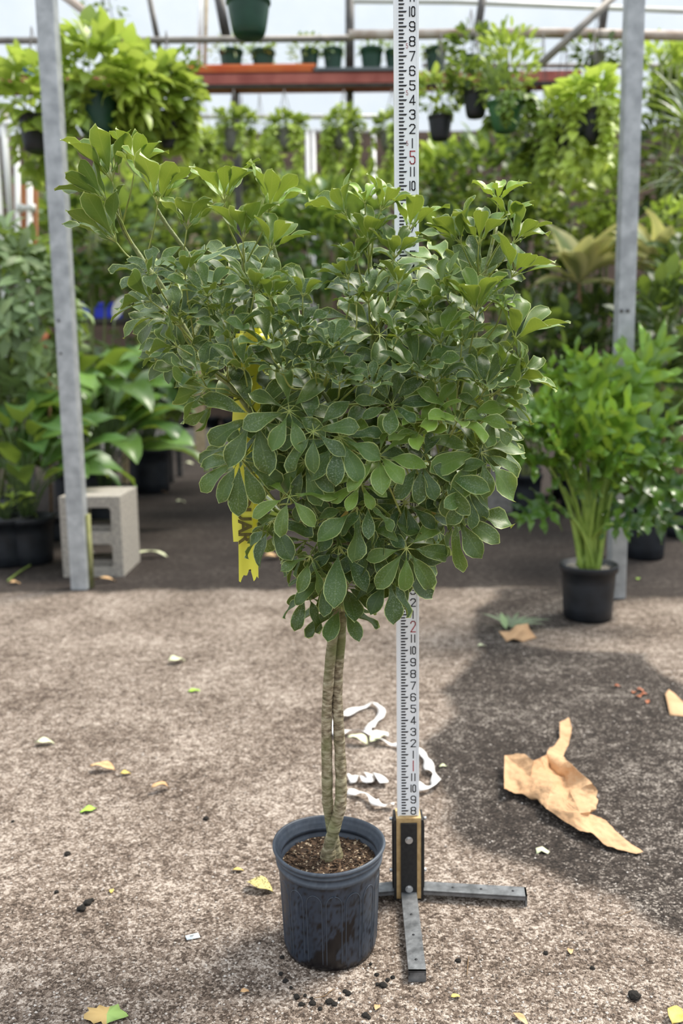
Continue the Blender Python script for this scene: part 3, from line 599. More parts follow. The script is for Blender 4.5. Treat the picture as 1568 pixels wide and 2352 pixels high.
for q in range(7*4, 80*4):
    h = q*INCH/4; ln = .0165 if q % 4 == 0 else (.0125 if q % 2 == 0 else .0098); tk = .0029
    e = .0022 if q % 2 == 0 else 0
    quad2(A, [(x0, h-tk/2), (x0+ln-e-.0012, h-tk/2), (x0+ln-.0012, h+tk/2), (x0, h+tk/2)])
A.build('tick_marks', 'ink_black', stand, False)
G = {'0': [[(0, 1), (0, 6), (1, 7), (3, 7), (4, 6), (4, 1), (3, 0), (1, 0), (0, 1)]], '1': [[(2, 0), (2, 7)]],
 '2': [[(0, 5.6), (0, 6), (1, 7), (3, 7), (4, 6), (4, 4.6), (0, 0), (4, 0)]],
 '3': [[(0, 5.6), (0, 6.2), (1, 7), (3, 7), (4, 6.2), (4, 4.4), (3, 3.7), (1.5, 3.7)], [(3, 3.7), (4, 3), (4, .8), (3, 0), (1, 0), (0, .8), (0, 1.4)]],
 '4': [[(3, 0), (3, 7), (0, 1.7), (4.2, 1.7)]], '5': [[(4, 7), (.2, 7), (.2, 4.1), (3, 4.1), (4, 3.3), (4, .9), (3, 0), (1, 0), (0, .9), (0, 1.4)]],
 '6': [[(4, 5.7), (4, 6.1), (3, 7), (1, 7), (0, 6), (0, 1), (1, 0), (3, 0), (4, 1), (4, 3), (3, 3.9), (0, 3.9)]],
 '7': [[(0, 7), (4, 7), (1.2, 0)]], '8': [[(1, 3.7), (0, 4.5), (0, 6.2), (1, 7), (3, 7), (4, 6.2), (4, 4.5), (3, 3.7), (1, 3.7), (0, 2.9), (0, .8), (1, 0), (3, 0), (4, .8), (4, 2.9), (3, 3.7)]],
 '9': [[(0, 1.3), (0, .9), (1, 0), (3, 0), (4, 1), (4, 6), (3, 7), (1, 7), (0, 6), (0, 4), (1, 3.1), (4, 3.1)]]}
def glyph(A, s, xc, h, hh, ww, th):
    if s == '11': parts = [('1', xc-ww*.30, 1), ('1', xc+ww*.30, 1)]
    elif s == '10': parts = [('1', xc-ww*.42, 1), ('0', xc+ww*.16, .60)]
    else: parts = [(s, xc, 1)]
    for g, cx, sc in parts:
        for pl in G[g]:
            Q = [(cx+(p[0]/4-.5)*(ww-th)*sc, h+(p[1]/7-.5)*(hh-th)) for p in pl]
            for a_, b_ in zip(Q[:-1], Q[1:]):
                a_, b_ = np.array(a_), np.array(b_); d_ = (b_-a_)/np.linalg.norm(b_-a_); nrm = np.array([-d_[1], d_[0]])*th/2; a2, b2 = a_-d_*th*.45, b_+d_*th*.45
                quad2(A, [tuple(a2-nrm), tuple(b2-nrm), tuple(b2+nrm), tuple(a2+nrm)])
A = Acc(); B = Acc(); xn = -SW/2+.0335
for q in range(7, 80):
    ft, inn = divmod(q, 12)
    if inn == 0: glyph(B, str(ft), xn, q*INCH, .0245, .0110, .0019)
    else: glyph(A, str(inn), xn, q*INCH, .0178, .0114, .0020)
A.build('inch_numerals', 'ink_black', stand, False)
for hh in (64.5, 67.7, 61.0): glyph(B, '5', xn-.0098, hh*INCH, .0085, .0036, .0007)
B.build('foot_numerals', 'ink_red', stand, False)['label'] = 'red foot numbers'
A = Acc(); BT = .192
beam(A, sp_(0, .006, .0), sp_(0, BT, .0), SW+.007, .044); o = A.build('socket_box', 'plywood', stand, False)
for lab, xx in (('l', -1), ('r', 1)):
    A = Acc(); beam(A, sp_(xx*(SW/2+.0035+.0027), .004), sp_(xx*(SW/2+.0035+.0027), BT-.004), .0052, .046); beam(A, sp_(xx*(SW/2+.0035+.0068), .02), sp_(xx*(SW/2+.0035+.0068), BT-.02), .0025, .020); A.build('side_plate', 'black_plate', stand, False)
A = Acc(); beam(A, sp_(0, .002, -.0245), sp_(0, BT-.010, -.0245), .0345, .005); fp = A.build('front_plate', 'black_plate', stand, False)
for hz in (.145, .032):
    A = Acc(); c_ = sp_(0, hz, -.027); hexp = [c_+xax*.0062*math.cos(k*math.pi/3)+zax*.0062*math.sin(k*math.pi/3) for k in range(6)]
    V = np.array([p_ for p_ in hexp]+[p_-yax*.005 for p_ in hexp]); A.add(V, [(0, 1, 2, 3, 4, 5), (11, 10, 9, 8, 7, 6)]+[(k, k+6, (k+1) % 6+6, (k+1) % 6) for k in range(6)])
    tube(A, [c_, c_-yax*.0015], .0082, 18); A.build('hex_bolt', 'bolt', stand, False)
for sx in (-1, 1):
    for hz in (.18, .06):
        A = Acc(); tube(A, [sp_(sx*(SW/2+.009), hz), sp_(sx*(SW/2+.017), hz)], .004, 8); A.build('side_bolt', 'bolt', stand)
def foot(p_end, wdt):
    A = Acc(); e = np.array([p_end[0], p_end[1], 0]); st_ = np.array([s0[0], s0[1], 0]); d_ = unit(e-st_); st_ = st_+d_*.012
    nn = np.array([-d_[1], d_[0], 0]); zt_ = .022
    beam(A, st_+[0, 0, zt_], e+[0, 0, zt_], wdt, .004, wref=nn); beam(A, e+[0, 0, .001]-d_*.002, e+[0, 0, zt_+.002]-d_*.002, wdt, .004, wref=nn)
    for sgn in (-1, 1): beam(A, st_+nn*sgn*(wdt/2-.0015)+[0, 0, zt_-.004], e+nn*sgn*(wdt/2-.0015)+[0, 0, zt_-.004], .003, .008, wref=nn)
    o = A.build('foot_bar', 'steel_bar', stand, False)
    L_ = np.linalg.norm(e-st_)
    for q in (.35, .6, .88): A = Acc(); c_ = st_+d_*L_*q+[0, 0, zt_+.0021]; tube(A, [c_, c_+[0, 0, .0004]], .0028, 10); h_ = A.build('bolt_hole', 'ink_black', o); h_.location = (0, 0, 0); V = np.zeros(len(h_.data.vertices)*3); h_.data.vertices.foreach_get('co', V); h_.data.vertices.foreach_set('co', (V.reshape(-1, 3)-np.array(s0)).ravel())
    return o
foot(gnd(1209, 2050, .022), .034); foot(gnd(958, 2232, .022), .033); foot(gnd(720, 2052, .022), .034)
# ================================================================== QUARANTINE TAPE
TY = 1.54
def strip(A, cl, width, wdir=None, twist=None):
    S = spline(cl, 8); T = unit(np.gradient(S, axis=0)); m = len(S); V = []
    for i in range(m):
        wd = np.array(wdir if wdir is not None else [1, 0, 0], float)
        if twist is not None: a_ = twist*math.sin(i*.35); wd = np.array([wd[0]*math.cos(a_), math.sin(a_), wd[2]])
        wd = unit(wd-T[i]*np.dot(wd, T[i]))
        for s in (-1, -.5, 0, .5, 1): V.append(S[i]+wd*s*width/2+np.cross(T[i], wd)*(.0012*math.cos(s*3)))
    A.add(V, [(i*5+j, i*5+j+1, i*5+6+j, i*5+5+j) for i in range(m-1) for j in range(4)])
ylab = at(567, 1000, TY)
tp = thing('marking_tape', 'bright yellow printed tape hanging inside the left half of the crown', 'tape', at(570, 780, TY))
A = Acc(); strip(A, [at(575, 800, TY), at(562, 900, TY-.006), at(556, 1000, TY-.01), at(562, 1120, TY-.012), at(556, 1180, TY-.012), at(560, 1243, TY-.010)], .0375, twist=.12); A.build('tape_tail', 'tape_yellow', tp)
A = Acc(); V = []
S = spline([at(590, 800, TY+.01), at(575, 930, TY+.008), at(572, 1050, TY+.006), at(570, 1180, TY+.004), at(571, 1325, TY+.004)], 10)
for i, c_ in enumerate(S):
    for s in np.linspace(-1, 1, 13):
        z = 0.0
        if i == len(S)-1: z = .006*math.sin(s*9)+.014*max(0, 1-abs(s)*2)-.005*abs(s)
        V.append(c_+np.array([s*.0178, .002*math.cos(s*3), z]))
A.add(V, [(i*13+j, i*13+j+1, i*13+14+j, i*13+13+j) for i in range(len(S)-1) for j in range(12)]); A.build('tape_tail', 'tape_yellow', tp)['label'] = 'longer tail with a torn lower end'
A = Acc(); c0 = at(575, 778, TY-.09)
for k in range(5):
    q = c0+rng.normal(size=3)*.004; strip(A, [q+[-.02, 0, -.012+.004*k], q+[-.006, -.012, .006], q+[.010, -.010, -.006+.003*k], q+[.024, .004, .004]], .014, wdir=(0, .3, 1), twist=.8)
strip(A, [c0+[-.012, 0, -.01], at(545, 830, TY-.05), at(562, 900, TY-.006)], .02)
A.build('tape_knot', 'tape_yellow', tp)['label'] = 'crumpled yellow knot tied round the branch'
tcv = bpy.data.curves.new('t', 'FONT'); tcv.body = 'QUAR'; tcv.size = .034; tcv.extrude = 0; tcv.offset = .0012; tcv.space_character = .92
to = bpy.data.objects.new('t', tcv); COL.objects.link(to); bpy.context.view_layer.update()
me = bpy.data.meshes.new_from_object(to.evaluated_get(bpy.context.evaluated_depsgraph_get())); bpy.data.objects.remove(to)
V = np.array([v.co[:] for v in me.vertices]); base = at(546, 1132, TY-.0165)
W3 = np.stack([base[0]+V[:, 1]*.95, base[1]+0*V[:, 0], base[2]-V[:, 0]], 1)
A = Acc(); A.add(W3, [tuple(p_.vertices) for p_ in me.polygons]); A.build('printed_letters', 'tape_ink', tp, False)['label'] = 'dark printed capital letters'
# ================================================================== GROUND LITTER
def sheet(name, mat, label, cat, verts, faces, sub=2, amp=.004, th=.0008, group=None):
    P3 = np.array([gnd(x, y, z) for x, y, z in verts]); c_ = P3.mean(0); c_[2] = 0; A = Acc(); A.add(P3, faces); o = A.build(name, mat, None, True, origin=tuple(c_))
    bm_ = o.modifiers.new('s', 'SUBSURF'); bm_.subdivision_type = 'SIMPLE'; bm_.levels = sub; bm_.render_levels = sub
    tx = bpy.data.textures.new(name, 'CLOUDS'); tx.noise_scale = .045; dm = o.modifiers.new('d', 'DISPLACE'); dm.texture = tx; dm.strength = amp; dm.mid_level = .35; dm.texture_coords = 'GLOBAL'
    so_ = o.modifiers.new('t', 'SOLIDIFY'); so_.thickness = th; tag(o, label, cat, group); return o
Kn = 'abcdefghijklmnopqrstuvwxyzABCDEF'
Kv = [(1159,1734,.035),(1206,1736,.06),(1225,1747,.075),(1254,1734,.03),(1286,1698,.015),(1283,1662,.02),(1306,1649,.012),(1313,1672,.02),(1306,1709,.018),(1292,1741,.03),(1319,1759,.085),(1359,1799,.08),(1368,1817,.04),(1366,1857,.03),(1348,1868,.02),(1380,1879,.025),(1427,1922,.02),(1476,1959,.004),(1460,1964,.002),(1395,1944,.012),(1355,1915,.02),(1333,1911,.018),(1254,1857,.03),(1235,1834,.02),(1188,1823,.015),(1156,1815,.03),(1217,1785,.045),(1298,1790,.012),(1312,1821,.055),(1331,1868,.045),(1268,1799,.055),(1262,1768,.0)]
Kf = ['zyAa', 'aAcb', 'yxwEA', 'AEFc', 'cFd', 'dFBkj', 'FEB', 'BClk', 'EwDCB', 'wvD', 'CDnml', 'Don', 'Dvuo', 'outqp', 'tsrq', 'djie', 'eihgf']
ko = sheet('kraft_paper', 'kraft', 'large crumpled sheet of torn brown kraft paper lying on the dark damp gravel', 'paper', Kv, [tuple(Kn.index(c) for c in f) for f in Kf], 4, .022)
ko.data.polygons.foreach_set('use_smooth', [False]*len(ko.data.polygons))
sheet('kraft_paper', 'kraft', 'small crumpled scrap of kraft paper on a cut green frond', 'paper', [(1145,1450,.01),(1170,1450,.02),(1185,1436,.05),(1212,1432,.045),(1216,1446,.03),(1232,1465,.002),(1200,1475,.0),(1178,1467,.02),(1163,1474,.0),(1195,1450,.045)], [(0,8,7,1),(1,7,9,2),(2,9,4,3),(9,7,6,5,4)], 2, .006)
sheet('kraft_paper', 'kraft', 'flat torn piece of kraft paper cut off by the right picture edge', 'paper', [(1527,1594,.01),(1535,1583,.01),(1548,1592,.01),(1580,1625,.004),(1580,1646,0),(1538,1643,.0),(1533,1620,.015)], [(0,6,2,1),(6,3,2),(6,5,4,3)], 2, .003)
sheet('paper_scrap', 'pale_dead_leaf', 'tiny pinkish scrap on the damp gravel below the kraft paper', 'scrap', [(1230,1948,.004),(1245,1944,.006),(1262,1956,.003),(1258,1962,0),(1243,1954,.008),(1232,1962,0)], [(0,5,4,1),(1,4,3,2)], 2, .002)
o = sheet('plant_label', 'label_white', 'small white printed label on the gravel left of the pot', 'label', [(425,2149,.004),(455,2142,.006),(460,2153,.003),(429,2159,.002)], [(0,3,2,1)], 1, .0005)
A = Acc(); c_ = gnd(440, 2150, .0065)
for k in range(4): box(A, c_+[(-.003+.002*k), .001*k, 0], (.0012, .004, .0006), rz=.5)
A.build('print', 'ink_black', o, False).matrix_parent_inverse = Matrix.Identity(4)
# white ribbons
def ribbon(label, px, w, zz=.006, grp='white plastic ribbons on the ground'):
    A = Acc(); pts = [gnd(x, y, zz+.008*abs(math.sin(i*2.1))) for i, (x, y) in enumerate(px)]; S = spline(pts, 8); T = unit(np.gradient(S, axis=0)); V = []
    for i in range(len(S)):
        a_ = .5*math.sin(i*.33+len(px)); sd_ = unit(np.cross(T[i], [0, 0, 1])); sd_ = sd_*math.cos(a_)+np.array([0, 0, 1])*math.sin(a_)
        ww = w*(.8+.3*math.sin(i*.5)); lift = abs(math.sin(a_))*ww/2
        for s in (-1, 0, 1): V.append(S[i]+sd_*s*ww/2+[0, 0, lift+.002])
    A.add(V, [(i*3+j, i*3+j+1, i*3+4+j, i*3+3+j) for i in range(len(S)-1) for j in range(2)]); o = A.build('plastic_ribbon', 'ribbon_white', None, True, origin=tuple(pts[0]))
    q = o.modifiers.new('t', 'SOLIDIFY'); q.thickness = .0006; tag(o, label, 'ribbon', grp)
ribbon('white ribbon looping behind the trunk towards the rod', [(762, 1690), (768, 1655), (800, 1640), (838, 1625), (862, 1618), (876, 1640), (862, 1660), (845, 1680), (870, 1700), (900, 1712), (925, 1715)], .026)
ribbon('short straight white ribbon lying under the looped one', [(765, 1692), (800, 1680), (850, 1686), (892, 1690)], .03)
ribbon('white ribbon curling out on the right side of the rod', [(958, 1720), (975, 1740), (985, 1765), (1000, 1785), (996, 1806), (965, 1812), (950, 1815)], .028)
ribbon('stubby crumpled white ribbon between trunk and rod', [(800, 1795), (825, 1786), (845, 1792), (862, 1782), (882, 1800)], .036)
ribbon('lowest white ribbon running to the foot of the rod', [(798, 1822), (840, 1826), (862, 1846), (885, 1852), (905, 1848)], .022)
def litter(name, mat, label, cat, x, y, Lpx, asp=.5, rot=0, shape='oval', curl=.9, group=None, z=.004, tilt=.15, wave=.8):
    p0 = gnd(x, y, z); L = Lpx*np.linalg.norm(p0-CAM)/FPX; d_ = np.array([math.cos(rot), math.sin(rot), tilt])
    A = Acc(); leaves(A, [p0-d_*L/2+[0, 0, .004]], d_, [0, 0, 1], L, L*asp, shape, 7, (-1, -.5, 0, .5, 1), curl, .35, .5, wave)
    o = A.build(name, mat, None, True, origin=tuple(p0)); V = [v.co.z for v in o.data.vertices]; o.location.z = max(.0005, .001-min(V)+0); q = o.modifiers.new('t', 'SOLIDIFY'); q.thickness = .0005; tag(o, label, cat, group); return o
litter('fallen_leaf', 'pale_dead_leaf', 'pale dry leaf on the gravel, farthest left', 'leaf', 103, 1708, 40, .5, .2)
litter('fallen_leaf', 'dry_leaf', 'tan curled leaf on the gravel beside a small yellow scrap of leaf', 'leaf', 238, 1768, 58, .4, -.1)
litter('fallen_leaf', 'yellow_leaf', 'small yellow leaf scrap right beside the tan curled leaf', 'leaf', 288, 1777, 24, .6, .3)
litter('fallen_leaf', 'dry_leaf', 'brown crisp leaf with an upturned stalk on the left gravel', 'leaf', 372, 1814, 46, .4, .6, curl=1.5)
litter('fallen_leaf', 'lime_leaf', 'bright lime green oval leaf on the left gravel', 'leaf', 203, 1861, 34, .6, .4, curl=.3)
litter('fallen_leaf', 'lime_leaf', 'small yellow-green leaf between the left post and the trunk', 'leaf', 445, 1587, 28, .5, 0, curl=.3)
litter('fallen_leaf', 'pale_dead_leaf', 'whitish green crumpled leaf on the gravel left of the trunk, below the yellow tape', 'leaf', 406, 1521, 38, .7, .5)
litter('fallen_leaf', 'spotted_leaf', 'black-speckled yellow leaf just left of the pot', 'leaf', 597, 2040, 66, .5, -.35)
litter('fallen_leaf', 'yellow_leaf', 'thin tan leaf sliver above the speckled leaf', 'leaf', 547, 1998, 26, .3, .1)
litter('fallen_leaf', 'yellow_leaf', 'tiny yellow leaf fragment on the lower left gravel', 'leaf', 256, 2046, 18, .5, 1.8)
litter('fallen_leaf', 'dry_leaf', 'tiny orange leaf scrap in front of the pot', 'leaf', 562, 2276, 18, .6, .2)
litter('fallen_leaf', 'dry_leaf', 'small orange scrap on the gravel below the pot', 'leaf', 866, 2312, 20, .6, 1.2)
litter('fallen_leaf', 'yellow_leaf', 'small pointed cream scrap right of the front foot', 'leaf', 1046, 2288, 20, .5, .2)
litter('fallen_leaf', 'dry_leaf', 'upright tan leaf chip on the lower right gravel', 'leaf', 1309, 2184, 22, .5, 1.4)
litter('fallen_leaf', 'yellow_leaf', 'yellow leaf cut off by the lower right picture corner', 'leaf', 1556, 2340, 60, .6, .9)
litter('fallen_leaf', 'dry_leaf', 'dry leaf cut off at the bottom edge right of the foot bar', 'leaf', 1196, 2342, 40, .35, -.9)
litter('fallen_leaf', 'pale_dead_leaf', 'long pale grey-green leaf on dark dirt right of the cinder block', 'leaf', 350, 1280, 74, .22, .15)
litter('fallen_leaf', 'pale_dead_leaf', 'small pale leaf far back on the dark aisle floor', 'leaf', 432, 1069, 34, .3, 0)
litter('fallen_leaf', 'dry_leaf', 'tan leaf on dark dirt behind the lower tape end', 'leaf', 625, 1284, 48, .5, .3)
litter('fallen_leaf', 'dry_leaf', 'small tan leaf on the dirt, nearer to the cinder block', 'leaf', 376, 1132, 18, .6, .3)
litter('fallen_leaf', 'pale_dead_leaf', 'small whitish leaf on the dirt of the dark aisle', 'leaf', 415, 1154, 20, .6, .3)
litter('fallen_leaf', 'dry_leaf', 'tan leaf on dirt left of the post foot, by the picture edge', 'leaf', 22, 1301, 44, .4, .2)
litter('fallen_leaf', 'dry_leaf', 'small tan leaf under the thin green stalk near the left edge', 'leaf', 33, 1341, 24, .6, .2)
litter('fallen_leaf', 'dry_leaf', 'brown leaf sliver at the foot of the cinder block', 'leaf', 243, 1336, 50, .25, .1)
litter('fallen_leaf', 'pale_dead_leaf', 'cream-green leaf lying on the white ribbon, left one', 'leaf', 825, 1708, 52, .5, -.3, curl=1.3)
litter('fallen_leaf', 'pale_dead_leaf', 'cream-green leaf lying on the white ribbon, pointing up to the rod', 'leaf', 868, 1700, 60, .4, .9, curl=.8)
litter('fallen_leaf', 'pale_dead_leaf', 'small pale leaf on gravel left of the kraft scrap', 'leaf', 1106, 1484, 22, .5, .4)
litter('fallen_leaf', 'lime_leaf', 'small green leaf on the ground near the right post foot', 'leaf', 1464, 1331, 18, .5, 1.2)
litter('fallen_leaf', 'pale_dead_leaf', 'tiny yellow leaf right of the rod beside the ribbon', 'leaf', 1018, 1760, 20, .5, .4)
for k, (x, y) in enumerate(((1418, 1576), (1455, 1590), (1465, 1600), (1478, 1595), (1486, 1612), (1470, 1585))):
    litter('leaf_crumb', 'copper_leaf', 'rust-brown crumb of dry leaf on the damp gravel left of the flat kraft piece', 'leaf crumb', x, y, 16, .6, k*1.1, group='rust-brown leaf crumbs')
# stalk on the left dirt
A = Acc(); S = spline([gnd(18, 1334, .006), gnd(50, 1310, .012), gnd(96, 1284, .006)], 5); tube(A, S, .006, 6); tag(A.build('cut_stalk', 'stem_green', origin=tuple(S[0])), 'thin cut green stalk lying on the dirt near the left edge', 'stalk')
# oak leaf at the bottom
P2 = [(193, 2330), (205, 2322), (200, 2314), (222, 2316), (228, 2308), (244, 2314), (262, 2310), (272, 2306), (276, 2318), (290, 2326), (295, 2334), (284, 2338), (270, 2342), (252, 2348), (238, 2356), (232, 2346), (215, 2352), (208, 2345), (192, 2340)]
A = Acc(); V = [gnd(245, 2330, .008)]+[gnd(x, y, .003+.004*(i % 2)) for i, (x, y) in enumerate(P2)]; A.add(V, [(0, i+1, (i+1) % len(P2)+1) for i in range(len(P2))][::1], [(.5, 0, 0, 0)]+[(1 if x > 248 else 0, 0, 0, 0) for x, y in P2])
o = A.build('fallen_leaf', 'oak_leaf', origin=tuple(V[0])); q = o.modifiers.new('t', 'SOLIDIFY'); q.thickness = .0006; tag(o, 'lobed leaf, half tan and half green, at the bottom left edge', 'leaf')
# cut frond
fr_ = gnd(1165, 1450); t = thing('cut_frond', 'cut green palm-like frond lying under the small kraft scrap', 'frond', fr_)
A = Acc(); n_ = 8; angs = np.linspace(-.1, 2.5, n_); leaves(A, np.repeat([fr_+[.02, .02, .01]], n_, 0), np.stack([np.cos(angs-.2), np.sin(angs-.2)*.9, np.full(n_, .35)], 1), [0, 0, 1], rng.uniform(.12, .19, n_), .022, 'lance', 6, (-1, 0, 1), .5, .3, .5); A.build('blade', 'palm_leaf', t)
A = Acc(); leaves(A, [fr_+[-.005, 0, .01]], [-.15, .4, .6], [0, -1, .3], .08, .03, 'lance', 5, (-1, 0, 1), .3, .2, .7); A.build('leaflet', 'pale_leaf', t)
# soil crumbs
def crumb(x, y, rpx, label, group=None):
    c_ = gnd(x, y); r_ = rpx*np.linalg.norm(c_-CAM)/FPX; A = Acc(); V = []; nu, nv = 6, 8; sd_ = random.random()*50
    for i in range(nu+1):
        for j in range(nv):
            th_, ph_ = math.pi*i/nu, 2*math.pi*j/nv; d_ = np.array([math.sin(th_)*math.cos(ph_), math.sin(th_)*math.sin(ph_), math.cos(th_)]); q = 1+.55*noise.noise(Vector(d_*1.7)+Vector((sd_, 0, 0))); V.append(c_+d_*[r_*q, r_*q, r_*.55*q]+[0, 0, r_*.35])
    A.add(V, [(i*nv+j, (i+1)*nv+j, (i+1)*nv+(j+1) % nv, i*nv+(j+1) % nv) for i in range(nu) for j in range(nv)])
    tag(A.build('soil_crumb', 'soil_dark', None, True, origin=tuple(c_)), label, 'soil crumb', group)
for x, y, r_ in ((681, 2292, 7), (692, 2308, 6), (718, 2306, 7), (757, 2303, 8), (768, 2308, 6), (800, 2284, 6), (792, 2278, 5), (839, 2334, 7), (846, 2338, 5), (700, 2288, 4), (880, 2265, 8), (890, 2252, 5), (902, 2246, 5), (866, 2262, 4), (655, 2255, 6), (645, 2238, 5), (735, 2318, 5), (780, 2296, 4), (668, 2270, 4), (716, 2294, 4), (865, 2240, 5), (851, 2215, 4), (648, 2200, 5)):
    crumb(x, y, r_, 'small black soil crumb spilled on the gravel around the foot of the pot', 'soil crumbs around the foot of the pot')
for x, y, r_ in ((187, 2090, 10), (201, 2076, 9), (210, 2070, 6), (130, 2050, 5)): crumb(x, y, r_, 'black soil crumb in the loose patch on the lower left gravel', 'soil crumbs on the lower left gravel')
crumb(155, 1963, 7, 'single black soil crumb on the left gravel, by itself'); crumb(473, 1882, 7, 'black soil crumb on the gravel left of the pot rim'); crumb(1455, 2290, 12, 'largest black soil crumb, alone on the lower right gravel'); crumb(1253, 2190, 5, 'tiny soil crumb right of the front foot'); crumb(1360, 2225, 5, 'tiny soil crumb on the right gravel, nearest to the largest one')
crumb(30, 1888, 4, 'tiny soil crumb close to the left picture edge'); crumb(1052, 2208, 6, 'soil crumb on the gravel right beside the front foot bar')
for k, (pl, lab) in enumerate(((((975, 2355), (1072, 2240), (1074, 2215), (1076, 2196)), 'thin straw-coloured stem on the gravel right of the front foot'), (((722, 2292), (745, 2288), (757, 2278), (766, 2272)), 'thin curved brown twig on the gravel in front of the pot'), (((1420, 2105), (1435, 2098), (1452, 2090)), 'thin brown twig on the lower right gravel'))):
    pl = pl[1:] if k == 0 else pl; A = Acc(); S = spline([gnd(x, y, .003) for x, y in pl], 5); tube(A, S, .0008, 5); tag(A.build('twig', 'twig', origin=tuple(S[0])), lab, 'twig')
A = Acc()   # loose grit
G_ = 5200
for k in range(G_):
    x, y = random.uniform(-20, 1588), 2360-(2360-1450)*random.random()**1.3; c_ = gnd(x, y); r_ = random.uniform(.0012, .0034)
    V = c_+rdir(6)*r_*np.array([1, 1, .6])+[0, 0, r_*.3]; V = np.array([c_+[r_, 0, .3*r_], c_+[0, r_*random.uniform(.5, 1), .3*r_], c_+[-r_, 0, .2*r_], c_+[0, -r_, .2*r_], c_+[random.uniform(-.5, .5)*r_, 0, r_]])
    A.add(V, [(0, 1, 4), (1, 2, 4), (2, 3, 4), (3, 0, 4)], [(random.random(),)*4]*5)
m, nt, out = newmat('grit'); b = N(nt, 'BsdfPrincipled'); nt.links.new(b.outputs[0], out.inputs[0]); b.inputs['Roughness'].default_value = .9
a = N(nt, 'Attribute'); a.attribute_name = 'Data'; sp = N(nt, 'SeparateColor'); nt.links.new(a.outputs['Color'], sp.inputs[0]); nt.links.new(ramp(nt, [(0, (.09, .07, .055)), (.6, (.30, .25, .21)), (1, (.62, .57, .52))], sp.outputs[0]), b.inputs['Base Color'])
tag(A.build('loose_grit', 'grit', smooth=False), 'loose pale grit scattered over the gravel yard', 'gravel', kind='stuff')
# ================================================================== BACKGROUND
def potlathe(A, c, rt_, rb, h, n=28):
    prof = [(rb*.9, 0), (rb, .01)]+[(rb+(rt_*.94-rb)*k/4, .01+(h*.86-.01)*k/4) for k in range(1, 5)]+[(rt_, h*.87), (rt_*1.02, h*.98), (rt_, h), (rt_*.93, h*.99), (rt_*.90, h*.88), (0.001, h*.86)]
    lathe(A, c, prof, n)
def floorpot(t, x, y, rpx, hpx, mat='black_pot', taper=.85):
    c_ = gnd(x, y); s = c_[1]/FPX; A = Acc(); potlathe(A, c_, rpx*s, rpx*s*taper, hpx*s); A.build('pot', mat, t)
    A = Acc(); lathe(A, c_+[0, 0, hpx*s*.84], [(rpx*s*.9, 0), (rpx*s*.5, .01), (.001, .012)], 20); A.build('soil', 'potting_soil', t)
    return c_, s, hpx*s
# --- philodendron in black pot
c_ = gnd(1348, 1418); PYb = c_[1]; t = thing('potted_philodendron', 'philodendron with deeply lobed glossy leaves in a black pot at right', 'potted plant', c_)
s = PYb/FPX; hp = 132*s; A = Acc(); potlathe(A, c_, 66*s, 56*s, hp, 48); A.build('pot', 'black_pot', t)
A = Acc(); V = []
lathe(A, c_+[0, 0, hp*.88], [(60*s, 0), (30*s, .008), (.001, .012)], 32)
for k in range(120): q = random.random()*6.28; r_ = 58*s*math.sqrt(random.random()); e = c_+np.array([r_*math.cos(q), r_*math.sin(q), hp*.88+.008]); d_ = unit(rng.normal(size=3)*[1, 1, .3]); tube(A, [e-d_*.006, e+d_*.006], .003, 4)
A.build('soil', 'block', t)
base = c_+[0, 0, hp*.88]
def lobed(A, P, D, Nn, L, W, tone, k=5):
    D = unit(D); Nn = unit(Nn-D*np.dot(Nn, D)); S_ = np.cross(D, Nn)
    leaves(A, [P], D, Nn, L*1.0, W*.50, 'lance', 8, (-1, -.5, 0, .5, 1), .8, .15, tone, 1.5)
    for i in range(k):
        f = i/(k-1); a_ = R(120-95*f)+rng.uniform(-.1, .1); ll = W*.70*(1-.35*abs(f-.35)*1.6)
        for sg in (-1, 1):
            o_ = P+D*L*(.04+.72*f)-Nn*(L*.16*f*f); d_ = D*math.cos(a_)+S_*sg*math.sin(a_)+Nn*.18
            leaves(A, [o_], d_, Nn-S_*sg*.25, ll*rng.uniform(.85, 1.1), ll*.27, 'strap', 6, (-1, -.5, 0, .5, 1), .8, .2, tone+rng.uniform(-.2, .2), 3.0)
            if i in (0, 2): leaves(A, [o_+d_*ll*.55], d_*.8+D*.6, Nn-S_*sg*.25, ll*.40, ll*.22, 'obov', 4, (-1, 0, 1), .6, .2, tone+rng.uniform(-.2, .2), 2.0)
# leaf centre px, direction deg (0 up,+right), length px, tilt, tone, dY
PH_L = [(1290,985,-20,150,35,.55,-.1),(1365,930,-8,165,30,.65,0),(1440,905,22,170,20,.62,.1),(1470,850,30,150,10,.6,.15),(1230,950,-50,140,40,.35,-.05),(1215,1040,-75,130,45,.3,-.1),(1300,1060,-20,120,50,.4,-.2),
        (1400,1010,10,150,40,.62,-.15),(1460,1000,40,150,40,.35,-.1),(1490,1050,62,150,35,.2,-.05),(1500,1110,85,150,40,.15,0),(1480,1150,118,150,40,.12,0),(1240,1170,-100,90,30,.2,-.1),(1430,1200,70,80,40,.15,-.15),(1340,1010,5,140,45,.5,-.15),(1280,900,-15,110,25,.55,.1),(1330,870,-12,110,20,.6,.1),(1390,900,4,120,20,.6,.12),(1395,1075,20,90,50,.4,-.2),(1250,1000,-55,110,45,.45,-.12),(1440,1050,60,130,48,.3,-.15)]
